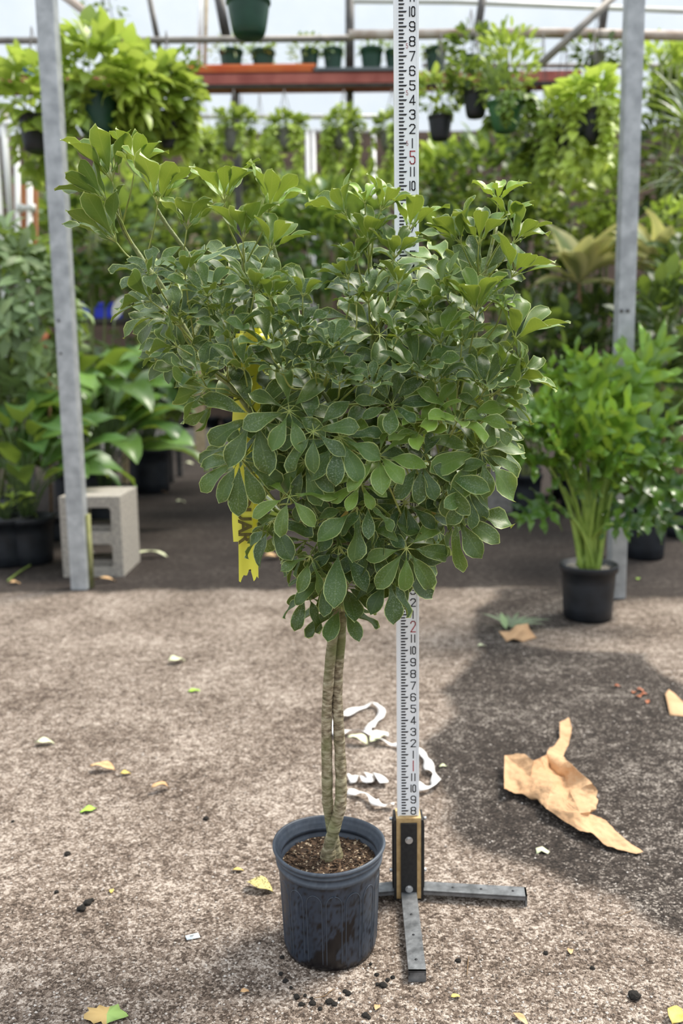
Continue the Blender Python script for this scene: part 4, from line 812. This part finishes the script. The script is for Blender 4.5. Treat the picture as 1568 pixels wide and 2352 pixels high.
for k, (x, y, a_, L, tl, tn, dy) in enumerate(PH_L):
    P = at(x, y, PYb+dy); sL = L*s; a2, t2 = R(a_), R(tl)
    D = np.array([math.sin(a2)*math.cos(t2), -math.sin(t2)*.9, math.cos(a2)*math.cos(t2)]); P = P-D*sL*.42
    AL = Acc(); lobed(AL, P, D, np.array([math.sin(a2)*-.2, -.75, .8]), sL*1.1, sL*1.1, tn*.8); o = AL.build('lobed_leaf', 'philodendron_leaf', t)
    A = Acc(); b_ = base+np.array([random.uniform(-.05, .05), random.uniform(-.05, .05), 0]); mid = b_*.5+P*.5+np.array([(P[0]-b_[0])*-.15, 0, .04]); S = spline([b_, mid, P-D*.02, P+D*.02], 6); tube(A, S, np.linspace(.0115, .005, len(S)), 8); A.build('leaf_stalk', 'stem_lime', t)
for k in range(9):
    A = Acc(); b_ = base+np.array([random.uniform(-.06, .06), random.uniform(-.06, .04), 0]); tx_, ty_ = random.uniform(1270, 1430), random.uniform(1040, 1120); P = at(tx_, ty_, PYb-.05); S = spline([b_, b_*.5+P*.5+[0, 0, .03], P], 6); tube(A, S, np.linspace(.013, .006, len(S)), 8); A.build('leaf_stalk', 'stem_lime', t)
# --- generic floor plants
def lily(label, x, y, rpx, hpx, top, spread, n, L, tone, mat='lily_leaf', name='potted_peace_lily', flowers=(), asp=.42, cat='potted plant', shape='oval', group=None):
    c_ = gnd(x, y); t = thing(name, label, cat, c_, group); c_, s, h = floorpot(t, x, y, rpx, hpx); AL, AS = Acc(), Acc(); b_ = c_+[0, 0, h*.85]
    for k in range(n):
        az = 6.283*k/n*2.4+random.random()*.7; f = .35+.65*random.random(); r_ = spread*s*f; zt_ = top*s*(1.05-.85*random.random()*(.4+.6*f))
        P = b_+np.array([math.cos(az)*r_*.72, math.sin(az)*r_*.55, zt_*.78]); e = np.array([math.cos(az), math.sin(az), 0])
        tube(AS, spline([b_+e*.02, b_*.5+P*.5+[0, 0, .05], P], 3), .0035, 5)
        leaves(AL, [P], e*.8+[0, 0, random.uniform(.1, .9)], [0, -.2, 1], L*s*random.uniform(.75, 1.2), L*s*asp*random.uniform(.85, 1.15), shape, 7, (-1, -.5, 0, .5, 1), random.uniform(.7, 1.6), .3, random.uniform(*tone), .8)
    for (fx, fy, dy, a_, l_) in flowers:
        P = at(fx, fy, c_[1]+dy); A = Acc(); leaves(A, [P], [math.sin(a_), -.1, math.cos(a_)], [0, -1, .2], l_*s, l_*s*.42, 'oval', 6, (-1, -.5, 0, .5, 1), .3, .5, .9); A.build('white_spathe', 'ribbon_white', t); tube(AS, spline([b_, b_*.4+P*.6+[0, 0, .05], P], 4), .004, 5)
    AL.build('foliage', mat, t); AS.build('stalks', 'stem_dark', t)
    return t
lily('peace lily with broad dark leaves at the left edge behind the post', 70, 1292, 62, 112, 330, 130, 40, 160, (.02, .45))
lily('peace lily with large pale-veined leaves standing behind the cinder block', 245, 1215, 60, 100, 330, 130, 44, 160, (.1, .7), flowers=((262, 735, 0, .45, 60),))
lily('dark green peace lily in a black pot at the left side of the aisle', 345, 1130, 52, 105, 290, 120, 56, 130, (.02, .3), flowers=((318, 640, 0, .3, 26),))
lily('dark lily behind the left post, second row from the aisle', 180, 1165, 55, 100, 300, 120, 50, 130, (.05, .45))
lily('low-leaved plant in the black pot nearest the left picture edge', 18, 1296, 62, 116, 90, 60, 16, 50, (.3, .7), mat='pothos_leaf', name='potted_plant')
def bush(label, x, y, rpx, hpx, cx, cy, rx, ry, n, L, tone, mat, name='potted_shrub', asp=.5, shape='oval', wh=False, stems=5, cat='potted plant', potmat='black_pot', curl=.5, group=None, rz=None, upb=.35):
    c_ = gnd(x, y); t = thing(name, label, cat, c_, group); c_, s, h = floorpot(t, x, y, rpx, hpx, potmat); Y = c_[1]; ctr = at(cx, cy, Y); AL, AS = Acc(), Acc(); r3 = np.array([rx*s, (rz or min(rx, 160)*.9)*s, ry*s])
    if wh: whorl_clump(AL, ctr, r3, n, L*s, tone=tone, asp=asp, shape=shape, upb=upb)
    else: clump(AL, ctr, r3, n, L*s, asp, shape, tone, curl, upb=upb)
    for k in range(stems):
        e = ctr+rdir(1)[0]*r3*.5; tube(AS, spline([c_+[random.uniform(-.04, .04), random.uniform(-.04, .04), h*.8], c_*.5+e*.5+[random.uniform(-.05, .05), 0, 0], e], 4), .009, 6)
    AL.build('foliage', mat, t); AS.build('stems', 'young_bark', t); return t
bush('tall pale grey-green umbrella shrub at the left picture edge', -10, 1262, 60, 110, 30, 720, 130, 190, 120, 62, (.15, .9), 'pale_leaf', wh=True, asp=.3)
bush('dark green shrub low at the left edge behind the peace lily', 10, 1230, 60, 100, 20, 960, 120, 120, 320, 46, (.1, .7), 'dull_leaf')
bush('leafy dark shrub behind the left post, at the height of the tree crown', 215, 1150, 55, 80, 215, 560, 120, 130, 420, 46, (.15, .8), 'dull_leaf')
bush('dark shrub behind the white lily flowers', 330, 1120, 50, 80, 350, 560, 110, 110, 340, 42, (.1, .7), 'dull_leaf')
# right side
bush('dark shrub right of the tree crown above the black pots', 1205, 1178, 38, 92, 1230, 850, 150, 150, 420, 44, (.05, .55), 'dull_leaf')
bush('white-variegated dark shrub just right of the tree crown', 1200, 1150, 40, 80, 1225, 800, 70, 110, 120, 70, (.1, .8), 'white_variegated_leaf', shape='lance', asp=.35)
bush('dark leafy shrub behind the lobed philodendron leaves', 1360, 1160, 60, 90, 1370, 800, 140, 130, 420, 46, (.05, .5), 'dull_leaf')
bush('dark shrub in the black pot right of the right post', 1478, 1280, 52, 132, 1530, 820, 110, 190, 460, 50, (.05, .5), 'dull_leaf')
bush('dark shrub at the right picture edge behind the post', 1560, 1200, 60, 100, 1570, 700, 90, 150, 320, 46, (.1, .6), 'dull_leaf')
def fountain(label, x, y, rpx, hpx, cx, cy, n, L, asp, mat, tone, name, ydep=None, shape='lance', cat='potted plant', spread=1., curl=1.1, up=.8):
    c_ = gnd(x, y); t = thing(name, label, cat, c_); c_, s, h = floorpot(t, x, y, rpx, hpx); ctr = at(cx, cy, c_[1]); A = Acc(); d = rdir(n); d[:, 2] = np.abs(d[:, 2])*up
    d[:, :2] *= spread; leaves(A, ctr+d*.04*s*100, d, np.array([0, -.2, 1.])+rdir(n)*.2, L*s*rng.uniform(.7, 1.15, n), L*s*asp*rng.uniform(.85, 1.15, n), shape, 9, (-1, -.6, 0, .6, 1), rng.uniform(.7, 1.5, n)*curl, .3, rng.uniform(*tone, n), .6)
    A.build('foliage', mat, t); A = Acc(); tube(A, spline([c_+[0, 0, h*.8], c_*.5+ctr*.5+[.02, 0, 0], ctr], 5), .014, 8); A.build('cane', 'twig', t); return t
fountain('cream and green striped dracaena left of the right post', 1330, 1170, 50, 80, 1330, 650, 17, 160, .34, 'variegated_leaf', (.3, .9), 'potted_dracaena', up=1.8, curl=.8)
fountain('second cream-striped dracaena, right of the right post', 1520, 1180, 50, 80, 1510, 640, 16, 150, .34, 'variegated_leaf', (.3, .9), 'potted_dracaena', up=1.8, curl=.8)
fountain('grey-green fan palm with long narrow blades at the right picture edge', 1560, 1230, 50, 90, 1590, 300, 46, 190, .055, 'palm_leaf', (.2, .8), 'potted_palm', shape='strap', curl=.8, up=1.0)
fountain('lower grey-green palm crown under the fan palm at the right edge', 1545, 1210, 50, 90, 1600, 430, 36, 180, .05, 'palm_leaf', (.2, .8), 'potted_palm', shape='strap', curl=1.0)
bush('yellow-green shrub at the right edge below the palm blades', 1540, 1165, 50, 80, 1550, 510, 60, 48, 190, 30, (.55, 1.), 'pothos_leaf')
bush('yellow-leaved shrub top right beside the right post', 1515, 1150, 50, 80, 1525, 165, 58, 60, 160, 30, (.5, 1.), 'pothos_leaf')
bush('dark tree crown behind the palm at the right edge', 1540, 1140, 50, 80, 1560, 330, 110, 170, 420, 44, (.02, .4), 'dull_leaf')
bush('green vine-covered shrub filling the space left of the right post', 1310, 1140, 50, 80, 1320, 470, 130, 130, 620, 32, (.3, 1.), 'pothos_leaf')
bush('yellowing vine shrub directly beside the right post', 1375, 1150, 50, 80, 1385, 440, 50, 90, 240, 28, (.6, 1.), 'pothos_leaf')
bush('mid green shrub between the rod and the green bowl', 1110, 1130, 50, 80, 1100, 440, 120, 120, 520, 36, (.15, .8), 'dull_leaf')
bush('fresh green leafy plant just right of the rod', 1010, 1120, 50, 80, 1010, 430, 70, 90, 300, 34, (.3, .95), 'pothos_leaf')
bush('dark shrub under the bowl basket', 1190, 1135, 50, 80, 1200, 560, 120, 130, 480, 36, (.05, .5), 'dull_leaf')
bush('dark broad-leaved shrub behind the tree crown, left of the rod', 780, 1150, 60, 80, 750, 560, 130, 110, 420, 52, (.05, .6), 'lily_leaf')
bush('dark broad-leaved shrub behind the tree crown, right of the rod', 980, 1150, 60, 80, 1000, 620, 120, 130, 420, 50, (.05, .5), 'dull_leaf')
bush('bright green fine-leaved shrub in the gap of the crown', 760, 1100, 50, 80, 730, 480, 110, 54, 420, 32, (.4, 1.), 'pothos_leaf')
# far row beyond the aisle
def farbush(label, x, Y, cy, rx, ry, n, L, tone, mat, **k):
    p = np.array([at(x, 900, Y)[0], Y, 0]); v = p-CAM; w = np.array([v@rt, v@upv, v@fw]); yb_ = CY-FPX*w[1]/w[2]; xb_ = CX+FPX*w[0]/w[2]
    return bush(label, xb_, yb_, 34, 60, x, cy, rx, ry, n, L, tone, mat, **k)
farbush('bright green far shrub left of the tree crown, by the wooden post', 470, 13.4, 520, 110, 110, 460, 26, (.3, .9), 'pothos_leaf')
farbush('dark green far shrub behind the upper left crown', 540, 13.2, 660, 150, 140, 520, 32, (.05, .5), 'dull_leaf')
farbush('light green far shrub with bluish tint in the middle distance', 640, 13.5, 455, 80, 50, 380, 22, (.5, 1.), 'pale_leaf')
farbush('fresh yellow-green far shrub between crown halves', 740, 13.3, 450, 76, 44, 320, 22, (.5, 1.), 'pothos_leaf')
farbush('far green shrub left of the rod below the baskets', 850, 13.4, 440, 64, 40, 300, 22, (.4, .9), 'pothos_leaf')
farbush('far dark shrub behind the aisle end on the left', 400, 13.0, 760, 120, 160, 460, 30, (.05, .5), 'dull_leaf')
farbush('far dark shrub low behind the tree crown', 640, 13.0, 840, 140, 120, 420, 30, (.05, .4), 'dull_leaf')
farbush('far mid green shrub above the peace lilies', 300, 13.1, 500, 110, 120, 420, 26, (.2, .8), 'pothos_leaf')
farbush('far pale flowering shrub behind the white pipes', 120, 13.0, 480, 130, 120, 420, 24, (.2, .8), 'pale_leaf')
# wooden post, crate, pipes
A = Acc(); w0 = at(437, 380, 12.0); beam(A, [w0[0], 12.0, 0], w0, .13); tag(A.build('wooden_post', 'stake_wood', smooth=False, origin=(w0[0], 12.0, 0)), 'weathered square wooden post behind the upper left of the crown', 'post')
A = Acc(); q = at(445, 1120, 6.5)
p0 = gnd(288, 1150); A = Acc(); beam(A, p0, at(288, 1010, p0[1]), .05); tag(A.build('wooden_stake', 'stake_wood', smooth=False, origin=tuple(p0)), 'short grey wooden stake behind the cinder block', 'stake')
# bench with blue tub
tb = at(228, 712, 9.0); t = thing('plant_bench', 'low-seen bench behind the left plants carrying a blue tub', 'bench', (tb[0], 9.0, 0))
A = Acc(); zt_ = at(228, 735, 9.0)[2]; box(A, (tb[0], 9.0, zt_-.02), (1.6, .6, .04)); A.build('bench_top', 'pipe_dark', t, False)
for sx in (-.7, .7):
    for sy in (-.25, .25): A = Acc(); box(A, (tb[0]+sx, 9+sy, (zt_-.04)/2), (.06, .06, zt_-.04)); A.build('leg', 'pipe_dark', t, False)
def crate(name, label, cat, c_, w, d_, h, mat):
    A = Acc(); x, y, z = c_; th = .012
    box(A, (x, y, z+th/2), (w, d_, th))
    for sx in (-1, 1): box(A, (x+sx*(w-th)/2, y, z+h/2), (th, d_, h)); box(A, (x, y+sx*(d_-th)/2, z+h/2), (w, th, h))
    box(A, (x, y-d_/2, z+h-.015), (w+.03, .03, .03)); tag(A.build(name, mat, None, False, origin=tuple(c_)), label, cat)
crate('plastic_tub', 'royal blue plastic tub on the bench behind the peace lilies', 'tub', (tb[0]+.03, 9.0, zt_+.001), .32, .3, .16, 'blue_tub')
# PVC frame and orange board at the left edge
t = thing('pipe_frame', 'white plastic pipe frame at the left picture edge behind the post', 'pipe frame', (at(30, 900, 6.2)[0], 6.2, 0))
for k, (x0, y0, x1, y1) in enumerate(((8, 290, 30, 560), (38, 300, 48, 1000), (-10, 300, 28, 1000), (68, 420, 70, 1000), (42, 478, 72, 478), (-30, 285, 75, 285))):
    A = Acc(); tube(A, [at(x0, y0, 6.2), at(x1, y1, 6.2)], .02, 10); A.build('pipe', 'pvc', t)
for x0, y0 in ((45, 478), (72, 478), (45, 538)): A = Acc(); tube(A, [at(x0, y0-9, 6.2), at(x0, y0+9, 6.2)], .028, 10); A.build('fitting', 'pvc', t)
A = Acc(); q = at(16, 285, 6.2); tube(A, [at(8, 250, 6.25), at(20, 470, 6.25)], .03, 10); A.build('upright', 'pipe_grey', t)
A = Acc(); beam(A, at(58, 640, 6.3), at(58, 425, 6.3), .17, .03); A.build('backing_board', 'orange_board', t, False)
A = Acc(); t = thing('potted_copper_plant', 'copper red leaves low beside the left post', 'potted plant', gnd(120, 1240)); floorpot(t, 120, 1240, 36, 60); c_ = at(112, 830, gnd(120, 1240)[1]); clump(A, c_, (.09, .08, .12), 26, .14, .4, 'lance', (.2, .8)); A.build('foliage', 'copper_leaf', t); A = Acc(); g_ = gnd(120, 1240); tube(A, [g_+[0, 0, .1], c_], .01, 6); A.build('cane', 'twig', t)
# --- overhead structure
def pipe(name, label, pts, Y, r_, mat, cat='pipe', n=12):
    P = [at(x, y, Yy) for (x, y), Yy in zip(pts, Y if hasattr(Y, '__len__') else [Y]*len(pts))]; A = Acc(); tube(A, P, r_, n); return tag(A.build(name, mat, None, True, origin=tuple(P[0])), label, cat)
pipe('crossbar_pipe', 'grey-brown overhead pipe running to the left picture edge', [(-60, 93), (300, 93), (800, 88)], 7, .024, 'pipe_grey')
pipe('crossbar_pipe', 'rust-stained overhead pipe behind the rod and right post', [(800, 80), (1270, 76), (1640, 84)], 6.9, .034, 'pipe_rusty')
pipe('brace_pipe', 'diagonal pale brace at the upper left, above the yellow-green vines', [(140, -14), (330, 128)], 6.5, .028, 'pipe_rusty')
pipe('brace_pipe', 'diagonal dark brace at the upper right, left of the right post', [(1412, -10), (1232, 156)], 6.5, .026, 'pipe_grey')
pipe('roof_bar', 'thin pale bar along the top edge, right half', [(810, 2), (1050, 4), (1640, 28)], 7.6, .020, 'pvc')
pipe('upright_pipe', 'dark thick upright at the top, left of the green hanging pot', [(500, -20), (520, 85)], 7.2, .038, 'pipe_dark')
pipe('upright_pipe', 'thin grey upright left of the dark one, second from the left brace', [(340, -20), (366, 112)], 7.2, .022, 'pipe_grey')
pipe('upright_pipe', 'pale thin upright between the shelf and the top edge', [(462, -20), (456, 168)], 9.4, .022, 'pvc')
pipe('upright_pipe', 'thin cream upright nearest to the orange tray end', [(474, -20), (470, 168)], 9.4, .018, 'stake_wood')
pipe('upright_pipe', 'dark upright above the shelf left of the rod', [(803, -20), (803, 178)], 9.3, .045, 'pipe_dark')
pipe('upright_pipe', 'slanted dark rod at the top between rod and right post', [(1110, -20), (1094, 88)], 6.96, .030, 'pipe_dark')
pipe('upright_pipe', 'slanted dark rod at the top beside the right diagonal brace', [(1394, -20), (1379, 84)], 6.96, .030, 'pipe_dark')
pipe('back_rail', 'dark thin rail on the back wall behind the right vines', [(970, 150), (1640, 152)], 9.4, .022, 'pipe_grey')
pipe('hanging_wire', 'curved thin cable hanging left of the thick dark upright', [(345, -10), (352, 40), (362, 90)], 7.1, .008, 'pipe_dark')
# shelf
SYH = 9.0; zs0 = at(600, 204, SYH)[2]; zs1 = at(600, 180, SYH)[2]; xa, xb = at(-60, 190, SYH)[0], at(1325, 190, SYH)[0]
t = thing('high_shelf', 'long red-painted shelf high on the back of the greenhouse', 'shelf', ((xa+xb)/2, SYH, zs0))
A = Acc(); box(A, ((xa+xb)/2, SYH, (zs0+zs1)/2), (xb-xa, .3, zs1-zs0)); A.build('shelf_board', 'red_shelf', t, False)
A = Acc(); box(A, ((xa+xb)/2, SYH-.12, zs0-.012), (xb-xa, .04, .024)); A.build('shelf_edge', 'pipe_dark', t, False)
for x in (100, 540, 803, 1210):
    A = Acc(); q = at(x, 210, SYH+.1); beam(A, [q[0], q[1], 0], [q[0], q[1], zs0], .07); A.build('support', 'pipe_dark', t, False)
def tray(label, x0, x1, mat, h=.075):
    a_, b_ = at(x0, 175, SYH)[0], at(x1, 175, SYH)[0]; crate('seed_tray', label, 'tray', ((a_+b_)/2, SYH-.02, zs1+.0005), b_-a_, .27, h, mat)
tray('orange plastic tray on the high red shelf', 428, 722, 'orange_tray'); tray('blue plastic tray on the high red shelf at the left edge', -50, 72, 'blue_tray'); tray('grey plastic tray on the high red shelf right of the orange one', 726, 905, 'grey_tray', .04)
def hpot(t, c_, r_, h, mat, handle=False): A = Acc(); potlathe(A, c_, r_, r_*.72, h); A.build('pot', mat, t)
def shelfpot(label, x, w, hh, fx, fy, fr, fry, n, tone, mat='dull_leaf', L=16):
    s = SYH/FPX; c_ = at(x, 165, SYH); c_[2] = zs1+.02; c_[1] = SYH; t = thing('shelf_pot_plant', label, 'potted plant', c_, 'potted plants on the high shelf'); hpot(t, c_, w*s/2, hh*s, 'green_pot')
    A = Acc(); clump(A, at(fx, fy, SYH), (fr*s, fr*s, fry*s), n, L*s, .4, 'oval', tone); A.build('foliage', mat, t)
shelfpot('small dark green pot with wispy plant, leftmost on the orange tray', 532, 52, 52, 532, 112, 42, 24, 70, (.4, 1.), 'pale_leaf')
shelfpot('small dark green pot with low plant, second on the orange tray', 605, 52, 50, 605, 122, 30, 18, 60, (.4, 1.), 'pale_leaf')
shelfpot('bushy grey-green plant at the right end of the orange tray', 712, 40, 52, 700, 115, 42, 30, 120, (.3, .8), 'pale_leaf')
shelfpot('small green pot between the bushy plant and the dark upright', 765, 44, 52, 762, 112, 24, 22, 60, (.3, .8), 'pale_leaf')
shelfpot('small green pot with pale plant just left of the rod', 853, 50, 52, 855, 108, 26, 24, 60, (.5, 1.), 'pale_leaf')
shelfpot('small dark pot partly hidden behind the rod', 905, 40, 48, 900, 120, 20, 18, 40, (.4, .8), 'pale_leaf')
shelfpot('leafy pot on the shelf right of the rod', 1000, 48, 52, 1000, 110, 40, 28, 90, (.4, .9), 'pale_leaf')
# hanging baskets
def basket(label, x, ytop, ybot, wpx, Y, potmat, fol, hang_to=None, taper=.72, name='hanging_basket', group=None, trails=None, cat='hanging plant'):
    s = Y/FPX; bot = at(x, ybot, Y); tp_ = at(x, ytop, Y); t = thing(name, label, cat, bot, group); h = tp_[2]-bot[2]
    A = Acc(); rt_ = wpx*s/2; prof = [(rt_*taper*.9, 0), (rt_*taper, .008)]+[(rt_*(taper+(1-taper)*(k/5)**.8), h*k/5) for k in range(1, 5)]+[(rt_*.97, h*.9), (rt_*1.04, h*.92), (rt_*1.04, h), (rt_*.95, h), (rt_*.9, h*.9), (.001, h*.88)]; lathe(A, bot, prof, 32); A.build('pot', potmat, t)
    A = Acc(); hk = at(x, hang_to if hang_to is not None else ytop-170, Y); hk = np.array([bot[0], bot[1], hk[2]])
    for k in range(3): q = 2.1*k+.5; e = np.array([math.cos(q)*rt_, math.sin(q)*rt_, 0]); tube(A, [bot+e+[0, 0, h], hk], .003, 4)
    A.build('hanger', 'pipe_dark', t)
    for (cx, cy, rx, ry, n, L, tone, mat, kw) in fol:
        A = Acc(); c_ = at(cx, cy, Y); clump(A, c_, (rx*s, min(rx, ry)*s*.9, ry*s), n, L*s, kw.get('asp', .55), kw.get('shape', 'oval'), tone, kw.get('curl', .6), kw.get('upb', .3)); A.build('foliage', mat, t)
    if trails:
        A, B = Acc(), Acc(); n, ln, L, tone, mat = trails
        for k in range(n):
            q = random.random()*6.28; e = np.array([math.cos(q), math.sin(q), 0]); p0 = bot+e*rt_*1.0+[0, 0, h]; l_ = ln*s*random.uniform(.4, 1); pts = [p0, p0+e*rt_*.35+[0, 0, .02], p0+e*rt_*.5+[random.uniform(-.03, .03), 0, -l_*.5], p0+e*rt_*.5+[random.uniform(-.05, .05), 0, -l_]]; S = spline(pts, 5); tube(B, S, .003, 4, False)
            m = len(S); O = S[np.arange(3, m)]; O = np.repeat(O, 2, 0); d = rdir(len(O))*[1, 1, .3]+[0, 0, -.5]; LL = L*s*rng.uniform(.7, 1.2, len(O)); leaves(A, O, d, rdir(len(O))*.4+[0, -.6, .6], LL, LL*.7, 'heart', 4, (-1, 0, 1), .6, .2, rng.uniform(*tone, len(O)))
        A.build('trailing_leaves', mat, t); B.build('vines', 'stem_green', t)
    return t
Hh = dict(shape='heart', asp=.7)
basket('dark green pot hanging at the top edge, empty-looking from below', 572, 2, 84, 92, 4.6, 'green_pot', [(575, -40, 40, 25, 30, 26, (.3, .8), 'dull_leaf', {})], hang_to=-160)
basket('large hanging basket with yellow-green vine leaves behind the left post', 222, 215, 308, 92, 5.2, 'green_pot', [(225, 170, 95, 90, 210, 50, (.3, 1.), 'pothos_leaf', Hh), (300, 210, 62, 60, 90, 52, (.6, 1.), 'pothos_leaf', dict(shape='lance', asp=.42, upb=-.4))], trails=(10, 150, 36, (.2, .8), 'pothos_leaf'), hang_to=30)
basket('hanging vine basket left of the left post at the picture edge', 90, 270, 350, 80, 5.6, 'black_pot', [(75, 225, 75, 80, 180, 44, (.3, .95), 'pothos_leaf', Hh)], trails=(9, 130, 34, (.3, .9), 'pothos_leaf'), hang_to=60)
basket('hanging basket with lush mid green leaves beside the large yellow-green one', 305, 245, 322, 74, 5.4, 'green_pot', [(345, 210, 78, 70, 170, 44, (.2, .8), 'pothos_leaf', Hh)], trails=(8, 90, 40, (.3, .7), 'pothos_leaf'), hang_to=60)
basket('black hanging pot with green leaves, rightmost of the left baskets', 392, 272, 342, 50, 5.5, 'black_pot', [(400, 225, 58, 62, 130, 38, (.15, .6), 'pothos_leaf', Hh), (405, 160, 60, 45, 120, 20, (.2, .7), 'dull_leaf', {})], trails=(5, 90, 44, (.3, .8), 'pothos_leaf'), hang_to=70)
mb = 'row of bushy hanging baskets under the high shelf'
basket('bushy green basket in a grey pot, leftmost of the row under the shelf', 540, 300, 348, 54, 8.0, 'grey_pot', [(540, 275, 44, 24, 240, 17, (.1, .55), 'pothos_leaf', {})], hang_to=205, group=mb, trails=(5, 60, 18, (.4, .9), 'pothos_leaf'))
basket('bushy green basket, second from left in the row under the shelf', 655, 302, 346, 54, 8.0, 'grey_pot', [(655, 288, 46, 24, 240, 17, (.1, .55), 'pothos_leaf', {})], hang_to=205, group=mb, trails=(9, 110, 18, (.5, 1.), 'pothos_leaf'))
basket('bushy green basket with long trails, just left of the rod gap, third in the row', 790, 306, 344, 54, 8.0, 'grey_pot', [(790, 285, 42, 34, 280, 17, (.1, .55), 'pothos_leaf', {})], hang_to=205, group=mb, trails=(14, 110, 20, (.45, .95), 'pothos_leaf'))
basket('bushy green basket half hidden behind the rod in the row under the shelf', 900, 302, 346, 54, 8.0, 'grey_pot', [(900, 285, 34, 28, 200, 17, (.1, .55), 'pothos_leaf', {})], hang_to=205, group=mb, trails=(8, 110, 18, (.5, 1.), 'pothos_leaf'))
for k, (x, yy) in enumerate(((470, 335), (600, 362), (450, 410), (560, 405))):
    basket(('light green trailing basket below the leftmost bushy basket', 'light green trailing basket between the first two bushy baskets', 'light green trailing basket near the wooden post top', 'low trailing basket above the upper left crown')[k], x, yy, yy+45, 44, 9.5, 'grey_pot', [(x, yy-4, 44, 32, 240, 16, (.5, 1.), 'pothos_leaf', {})], hang_to=215, trails=(9, 90, 16, (.5, 1.), 'pothos_leaf'))
basket('green bowl-shaped hanging basket with tall feathery plant, right of the rod', 1160, 236, 304, 80, 5.6, 'mid_green_pot', [(1165, 150, 62, 80, 300, 26, (.25, .8), 'pothos_leaf', dict(asp=.35, upb=.8)), (1140, 205, 34, 34, 50, 34, (.5, .8), 'pale_leaf', dict(upb=.9))], hang_to=76, taper=.55, trails=(6, 60, 26, (.05, .3), 'pothos_leaf'))
basket('small navy-black hanging pot left of the green bowl', 1092, 212, 270, 54, 5.8, 'black_pot', [(1075, 180, 42, 38, 110, 24, (.1, .6), 'dull_leaf', {})], hang_to=76)
basket('black hanging basket with spreading green leaves right next to the rod', 1010, 268, 322, 52, 5.9, 'black_pot', [(1010, 215, 62, 45, 190, 30, (.15, .6), 'pothos_leaf', dict(shape='lance', asp=.4))], hang_to=76)
basket('yellow vine in a dark hanging pot left of the right post', 1355, 256, 330, 72, 5.3, 'black_pot', [(1352, 225, 66, 48, 120, 40, (.75, 1.), 'pothos_leaf', Hh), (1385, 250, 38, 60, 50, 40, (.8, 1.), 'pothos_leaf', dict(shape='lance', asp=.4, upb=-.8))], hang_to=76, trails=(12, 170, 30, (.6, 1.), 'pothos_leaf'))
basket('dark leafy hanging basket behind the yellow vine', 1290, 290, 340, 56, 6.6, 'black_pot', [(1300, 275, 80, 60, 300, 26, (.1, .6), 'pothos_leaf', {})], hang_to=76, trails=(10, 120, 24, (.3, .9), 'pothos_leaf'))
basket('dark leafy hanging basket under the diagonal brace', 1240, 330, 380, 56, 6.8, 'black_pot', [(1235, 320, 70, 60, 300, 24, (.05, .5), 'dull_leaf', {})], hang_to=76, trails=(10, 110, 24, (.2, .7), 'pothos_leaf'))
basket('sparse tall hanging plant at the top right of the rod', 1080, 130, 165, 40, 6.8, 'green_pot', [(1085, 110, 60, 48, 150, 24, (.2, .7), 'dull_leaf', {})], hang_to=20)
basket('sparse hanging plant at the top right beside the diagonal brace', 1370, 120, 150, 36, 6.8, 'grey_pot', [(1370, 120, 70, 30, 120, 20, (.2, .6), 'dull_leaf', {})], hang_to=30)
basket('thin twiggy hanging plant at the top edge by the left brace', 245, 60, 92, 36, 6.8, 'green_pot', [(240, 15, 55, 34, 50, 18, (.2, .7), 'dull_leaf', {})], hang_to=-60)
# white bench frame in the back and pipe
pipe('back_pipe', 'long white horizontal pipe behind the bushy baskets', [(430, 268), (960, 268)], 9.6, .022, 'pvc')
t = thing('table_frame', 'white metal table frame in the far middle, left of the rod', 'table frame', (at(780, 300, 12)[0], 12, 0))
for (x0, y0, x1, y1) in ((700, 300, 875, 300), (706, 300, 706, 400), (719, 300, 719, 400), (858, 300, 858, 400)): A = Acc(); p1 = at(x1, y1, 12); p0 = at(x0, y0, 12); p1 = p1 if y1 == y0 else np.array([p0[0], 12, 0]); tube(A, [p0, p1], .028, 8); A.build('rail' if y0 == y1 else 'leg', 'pvc', t)
print('objects', len(bpy.data.objects))
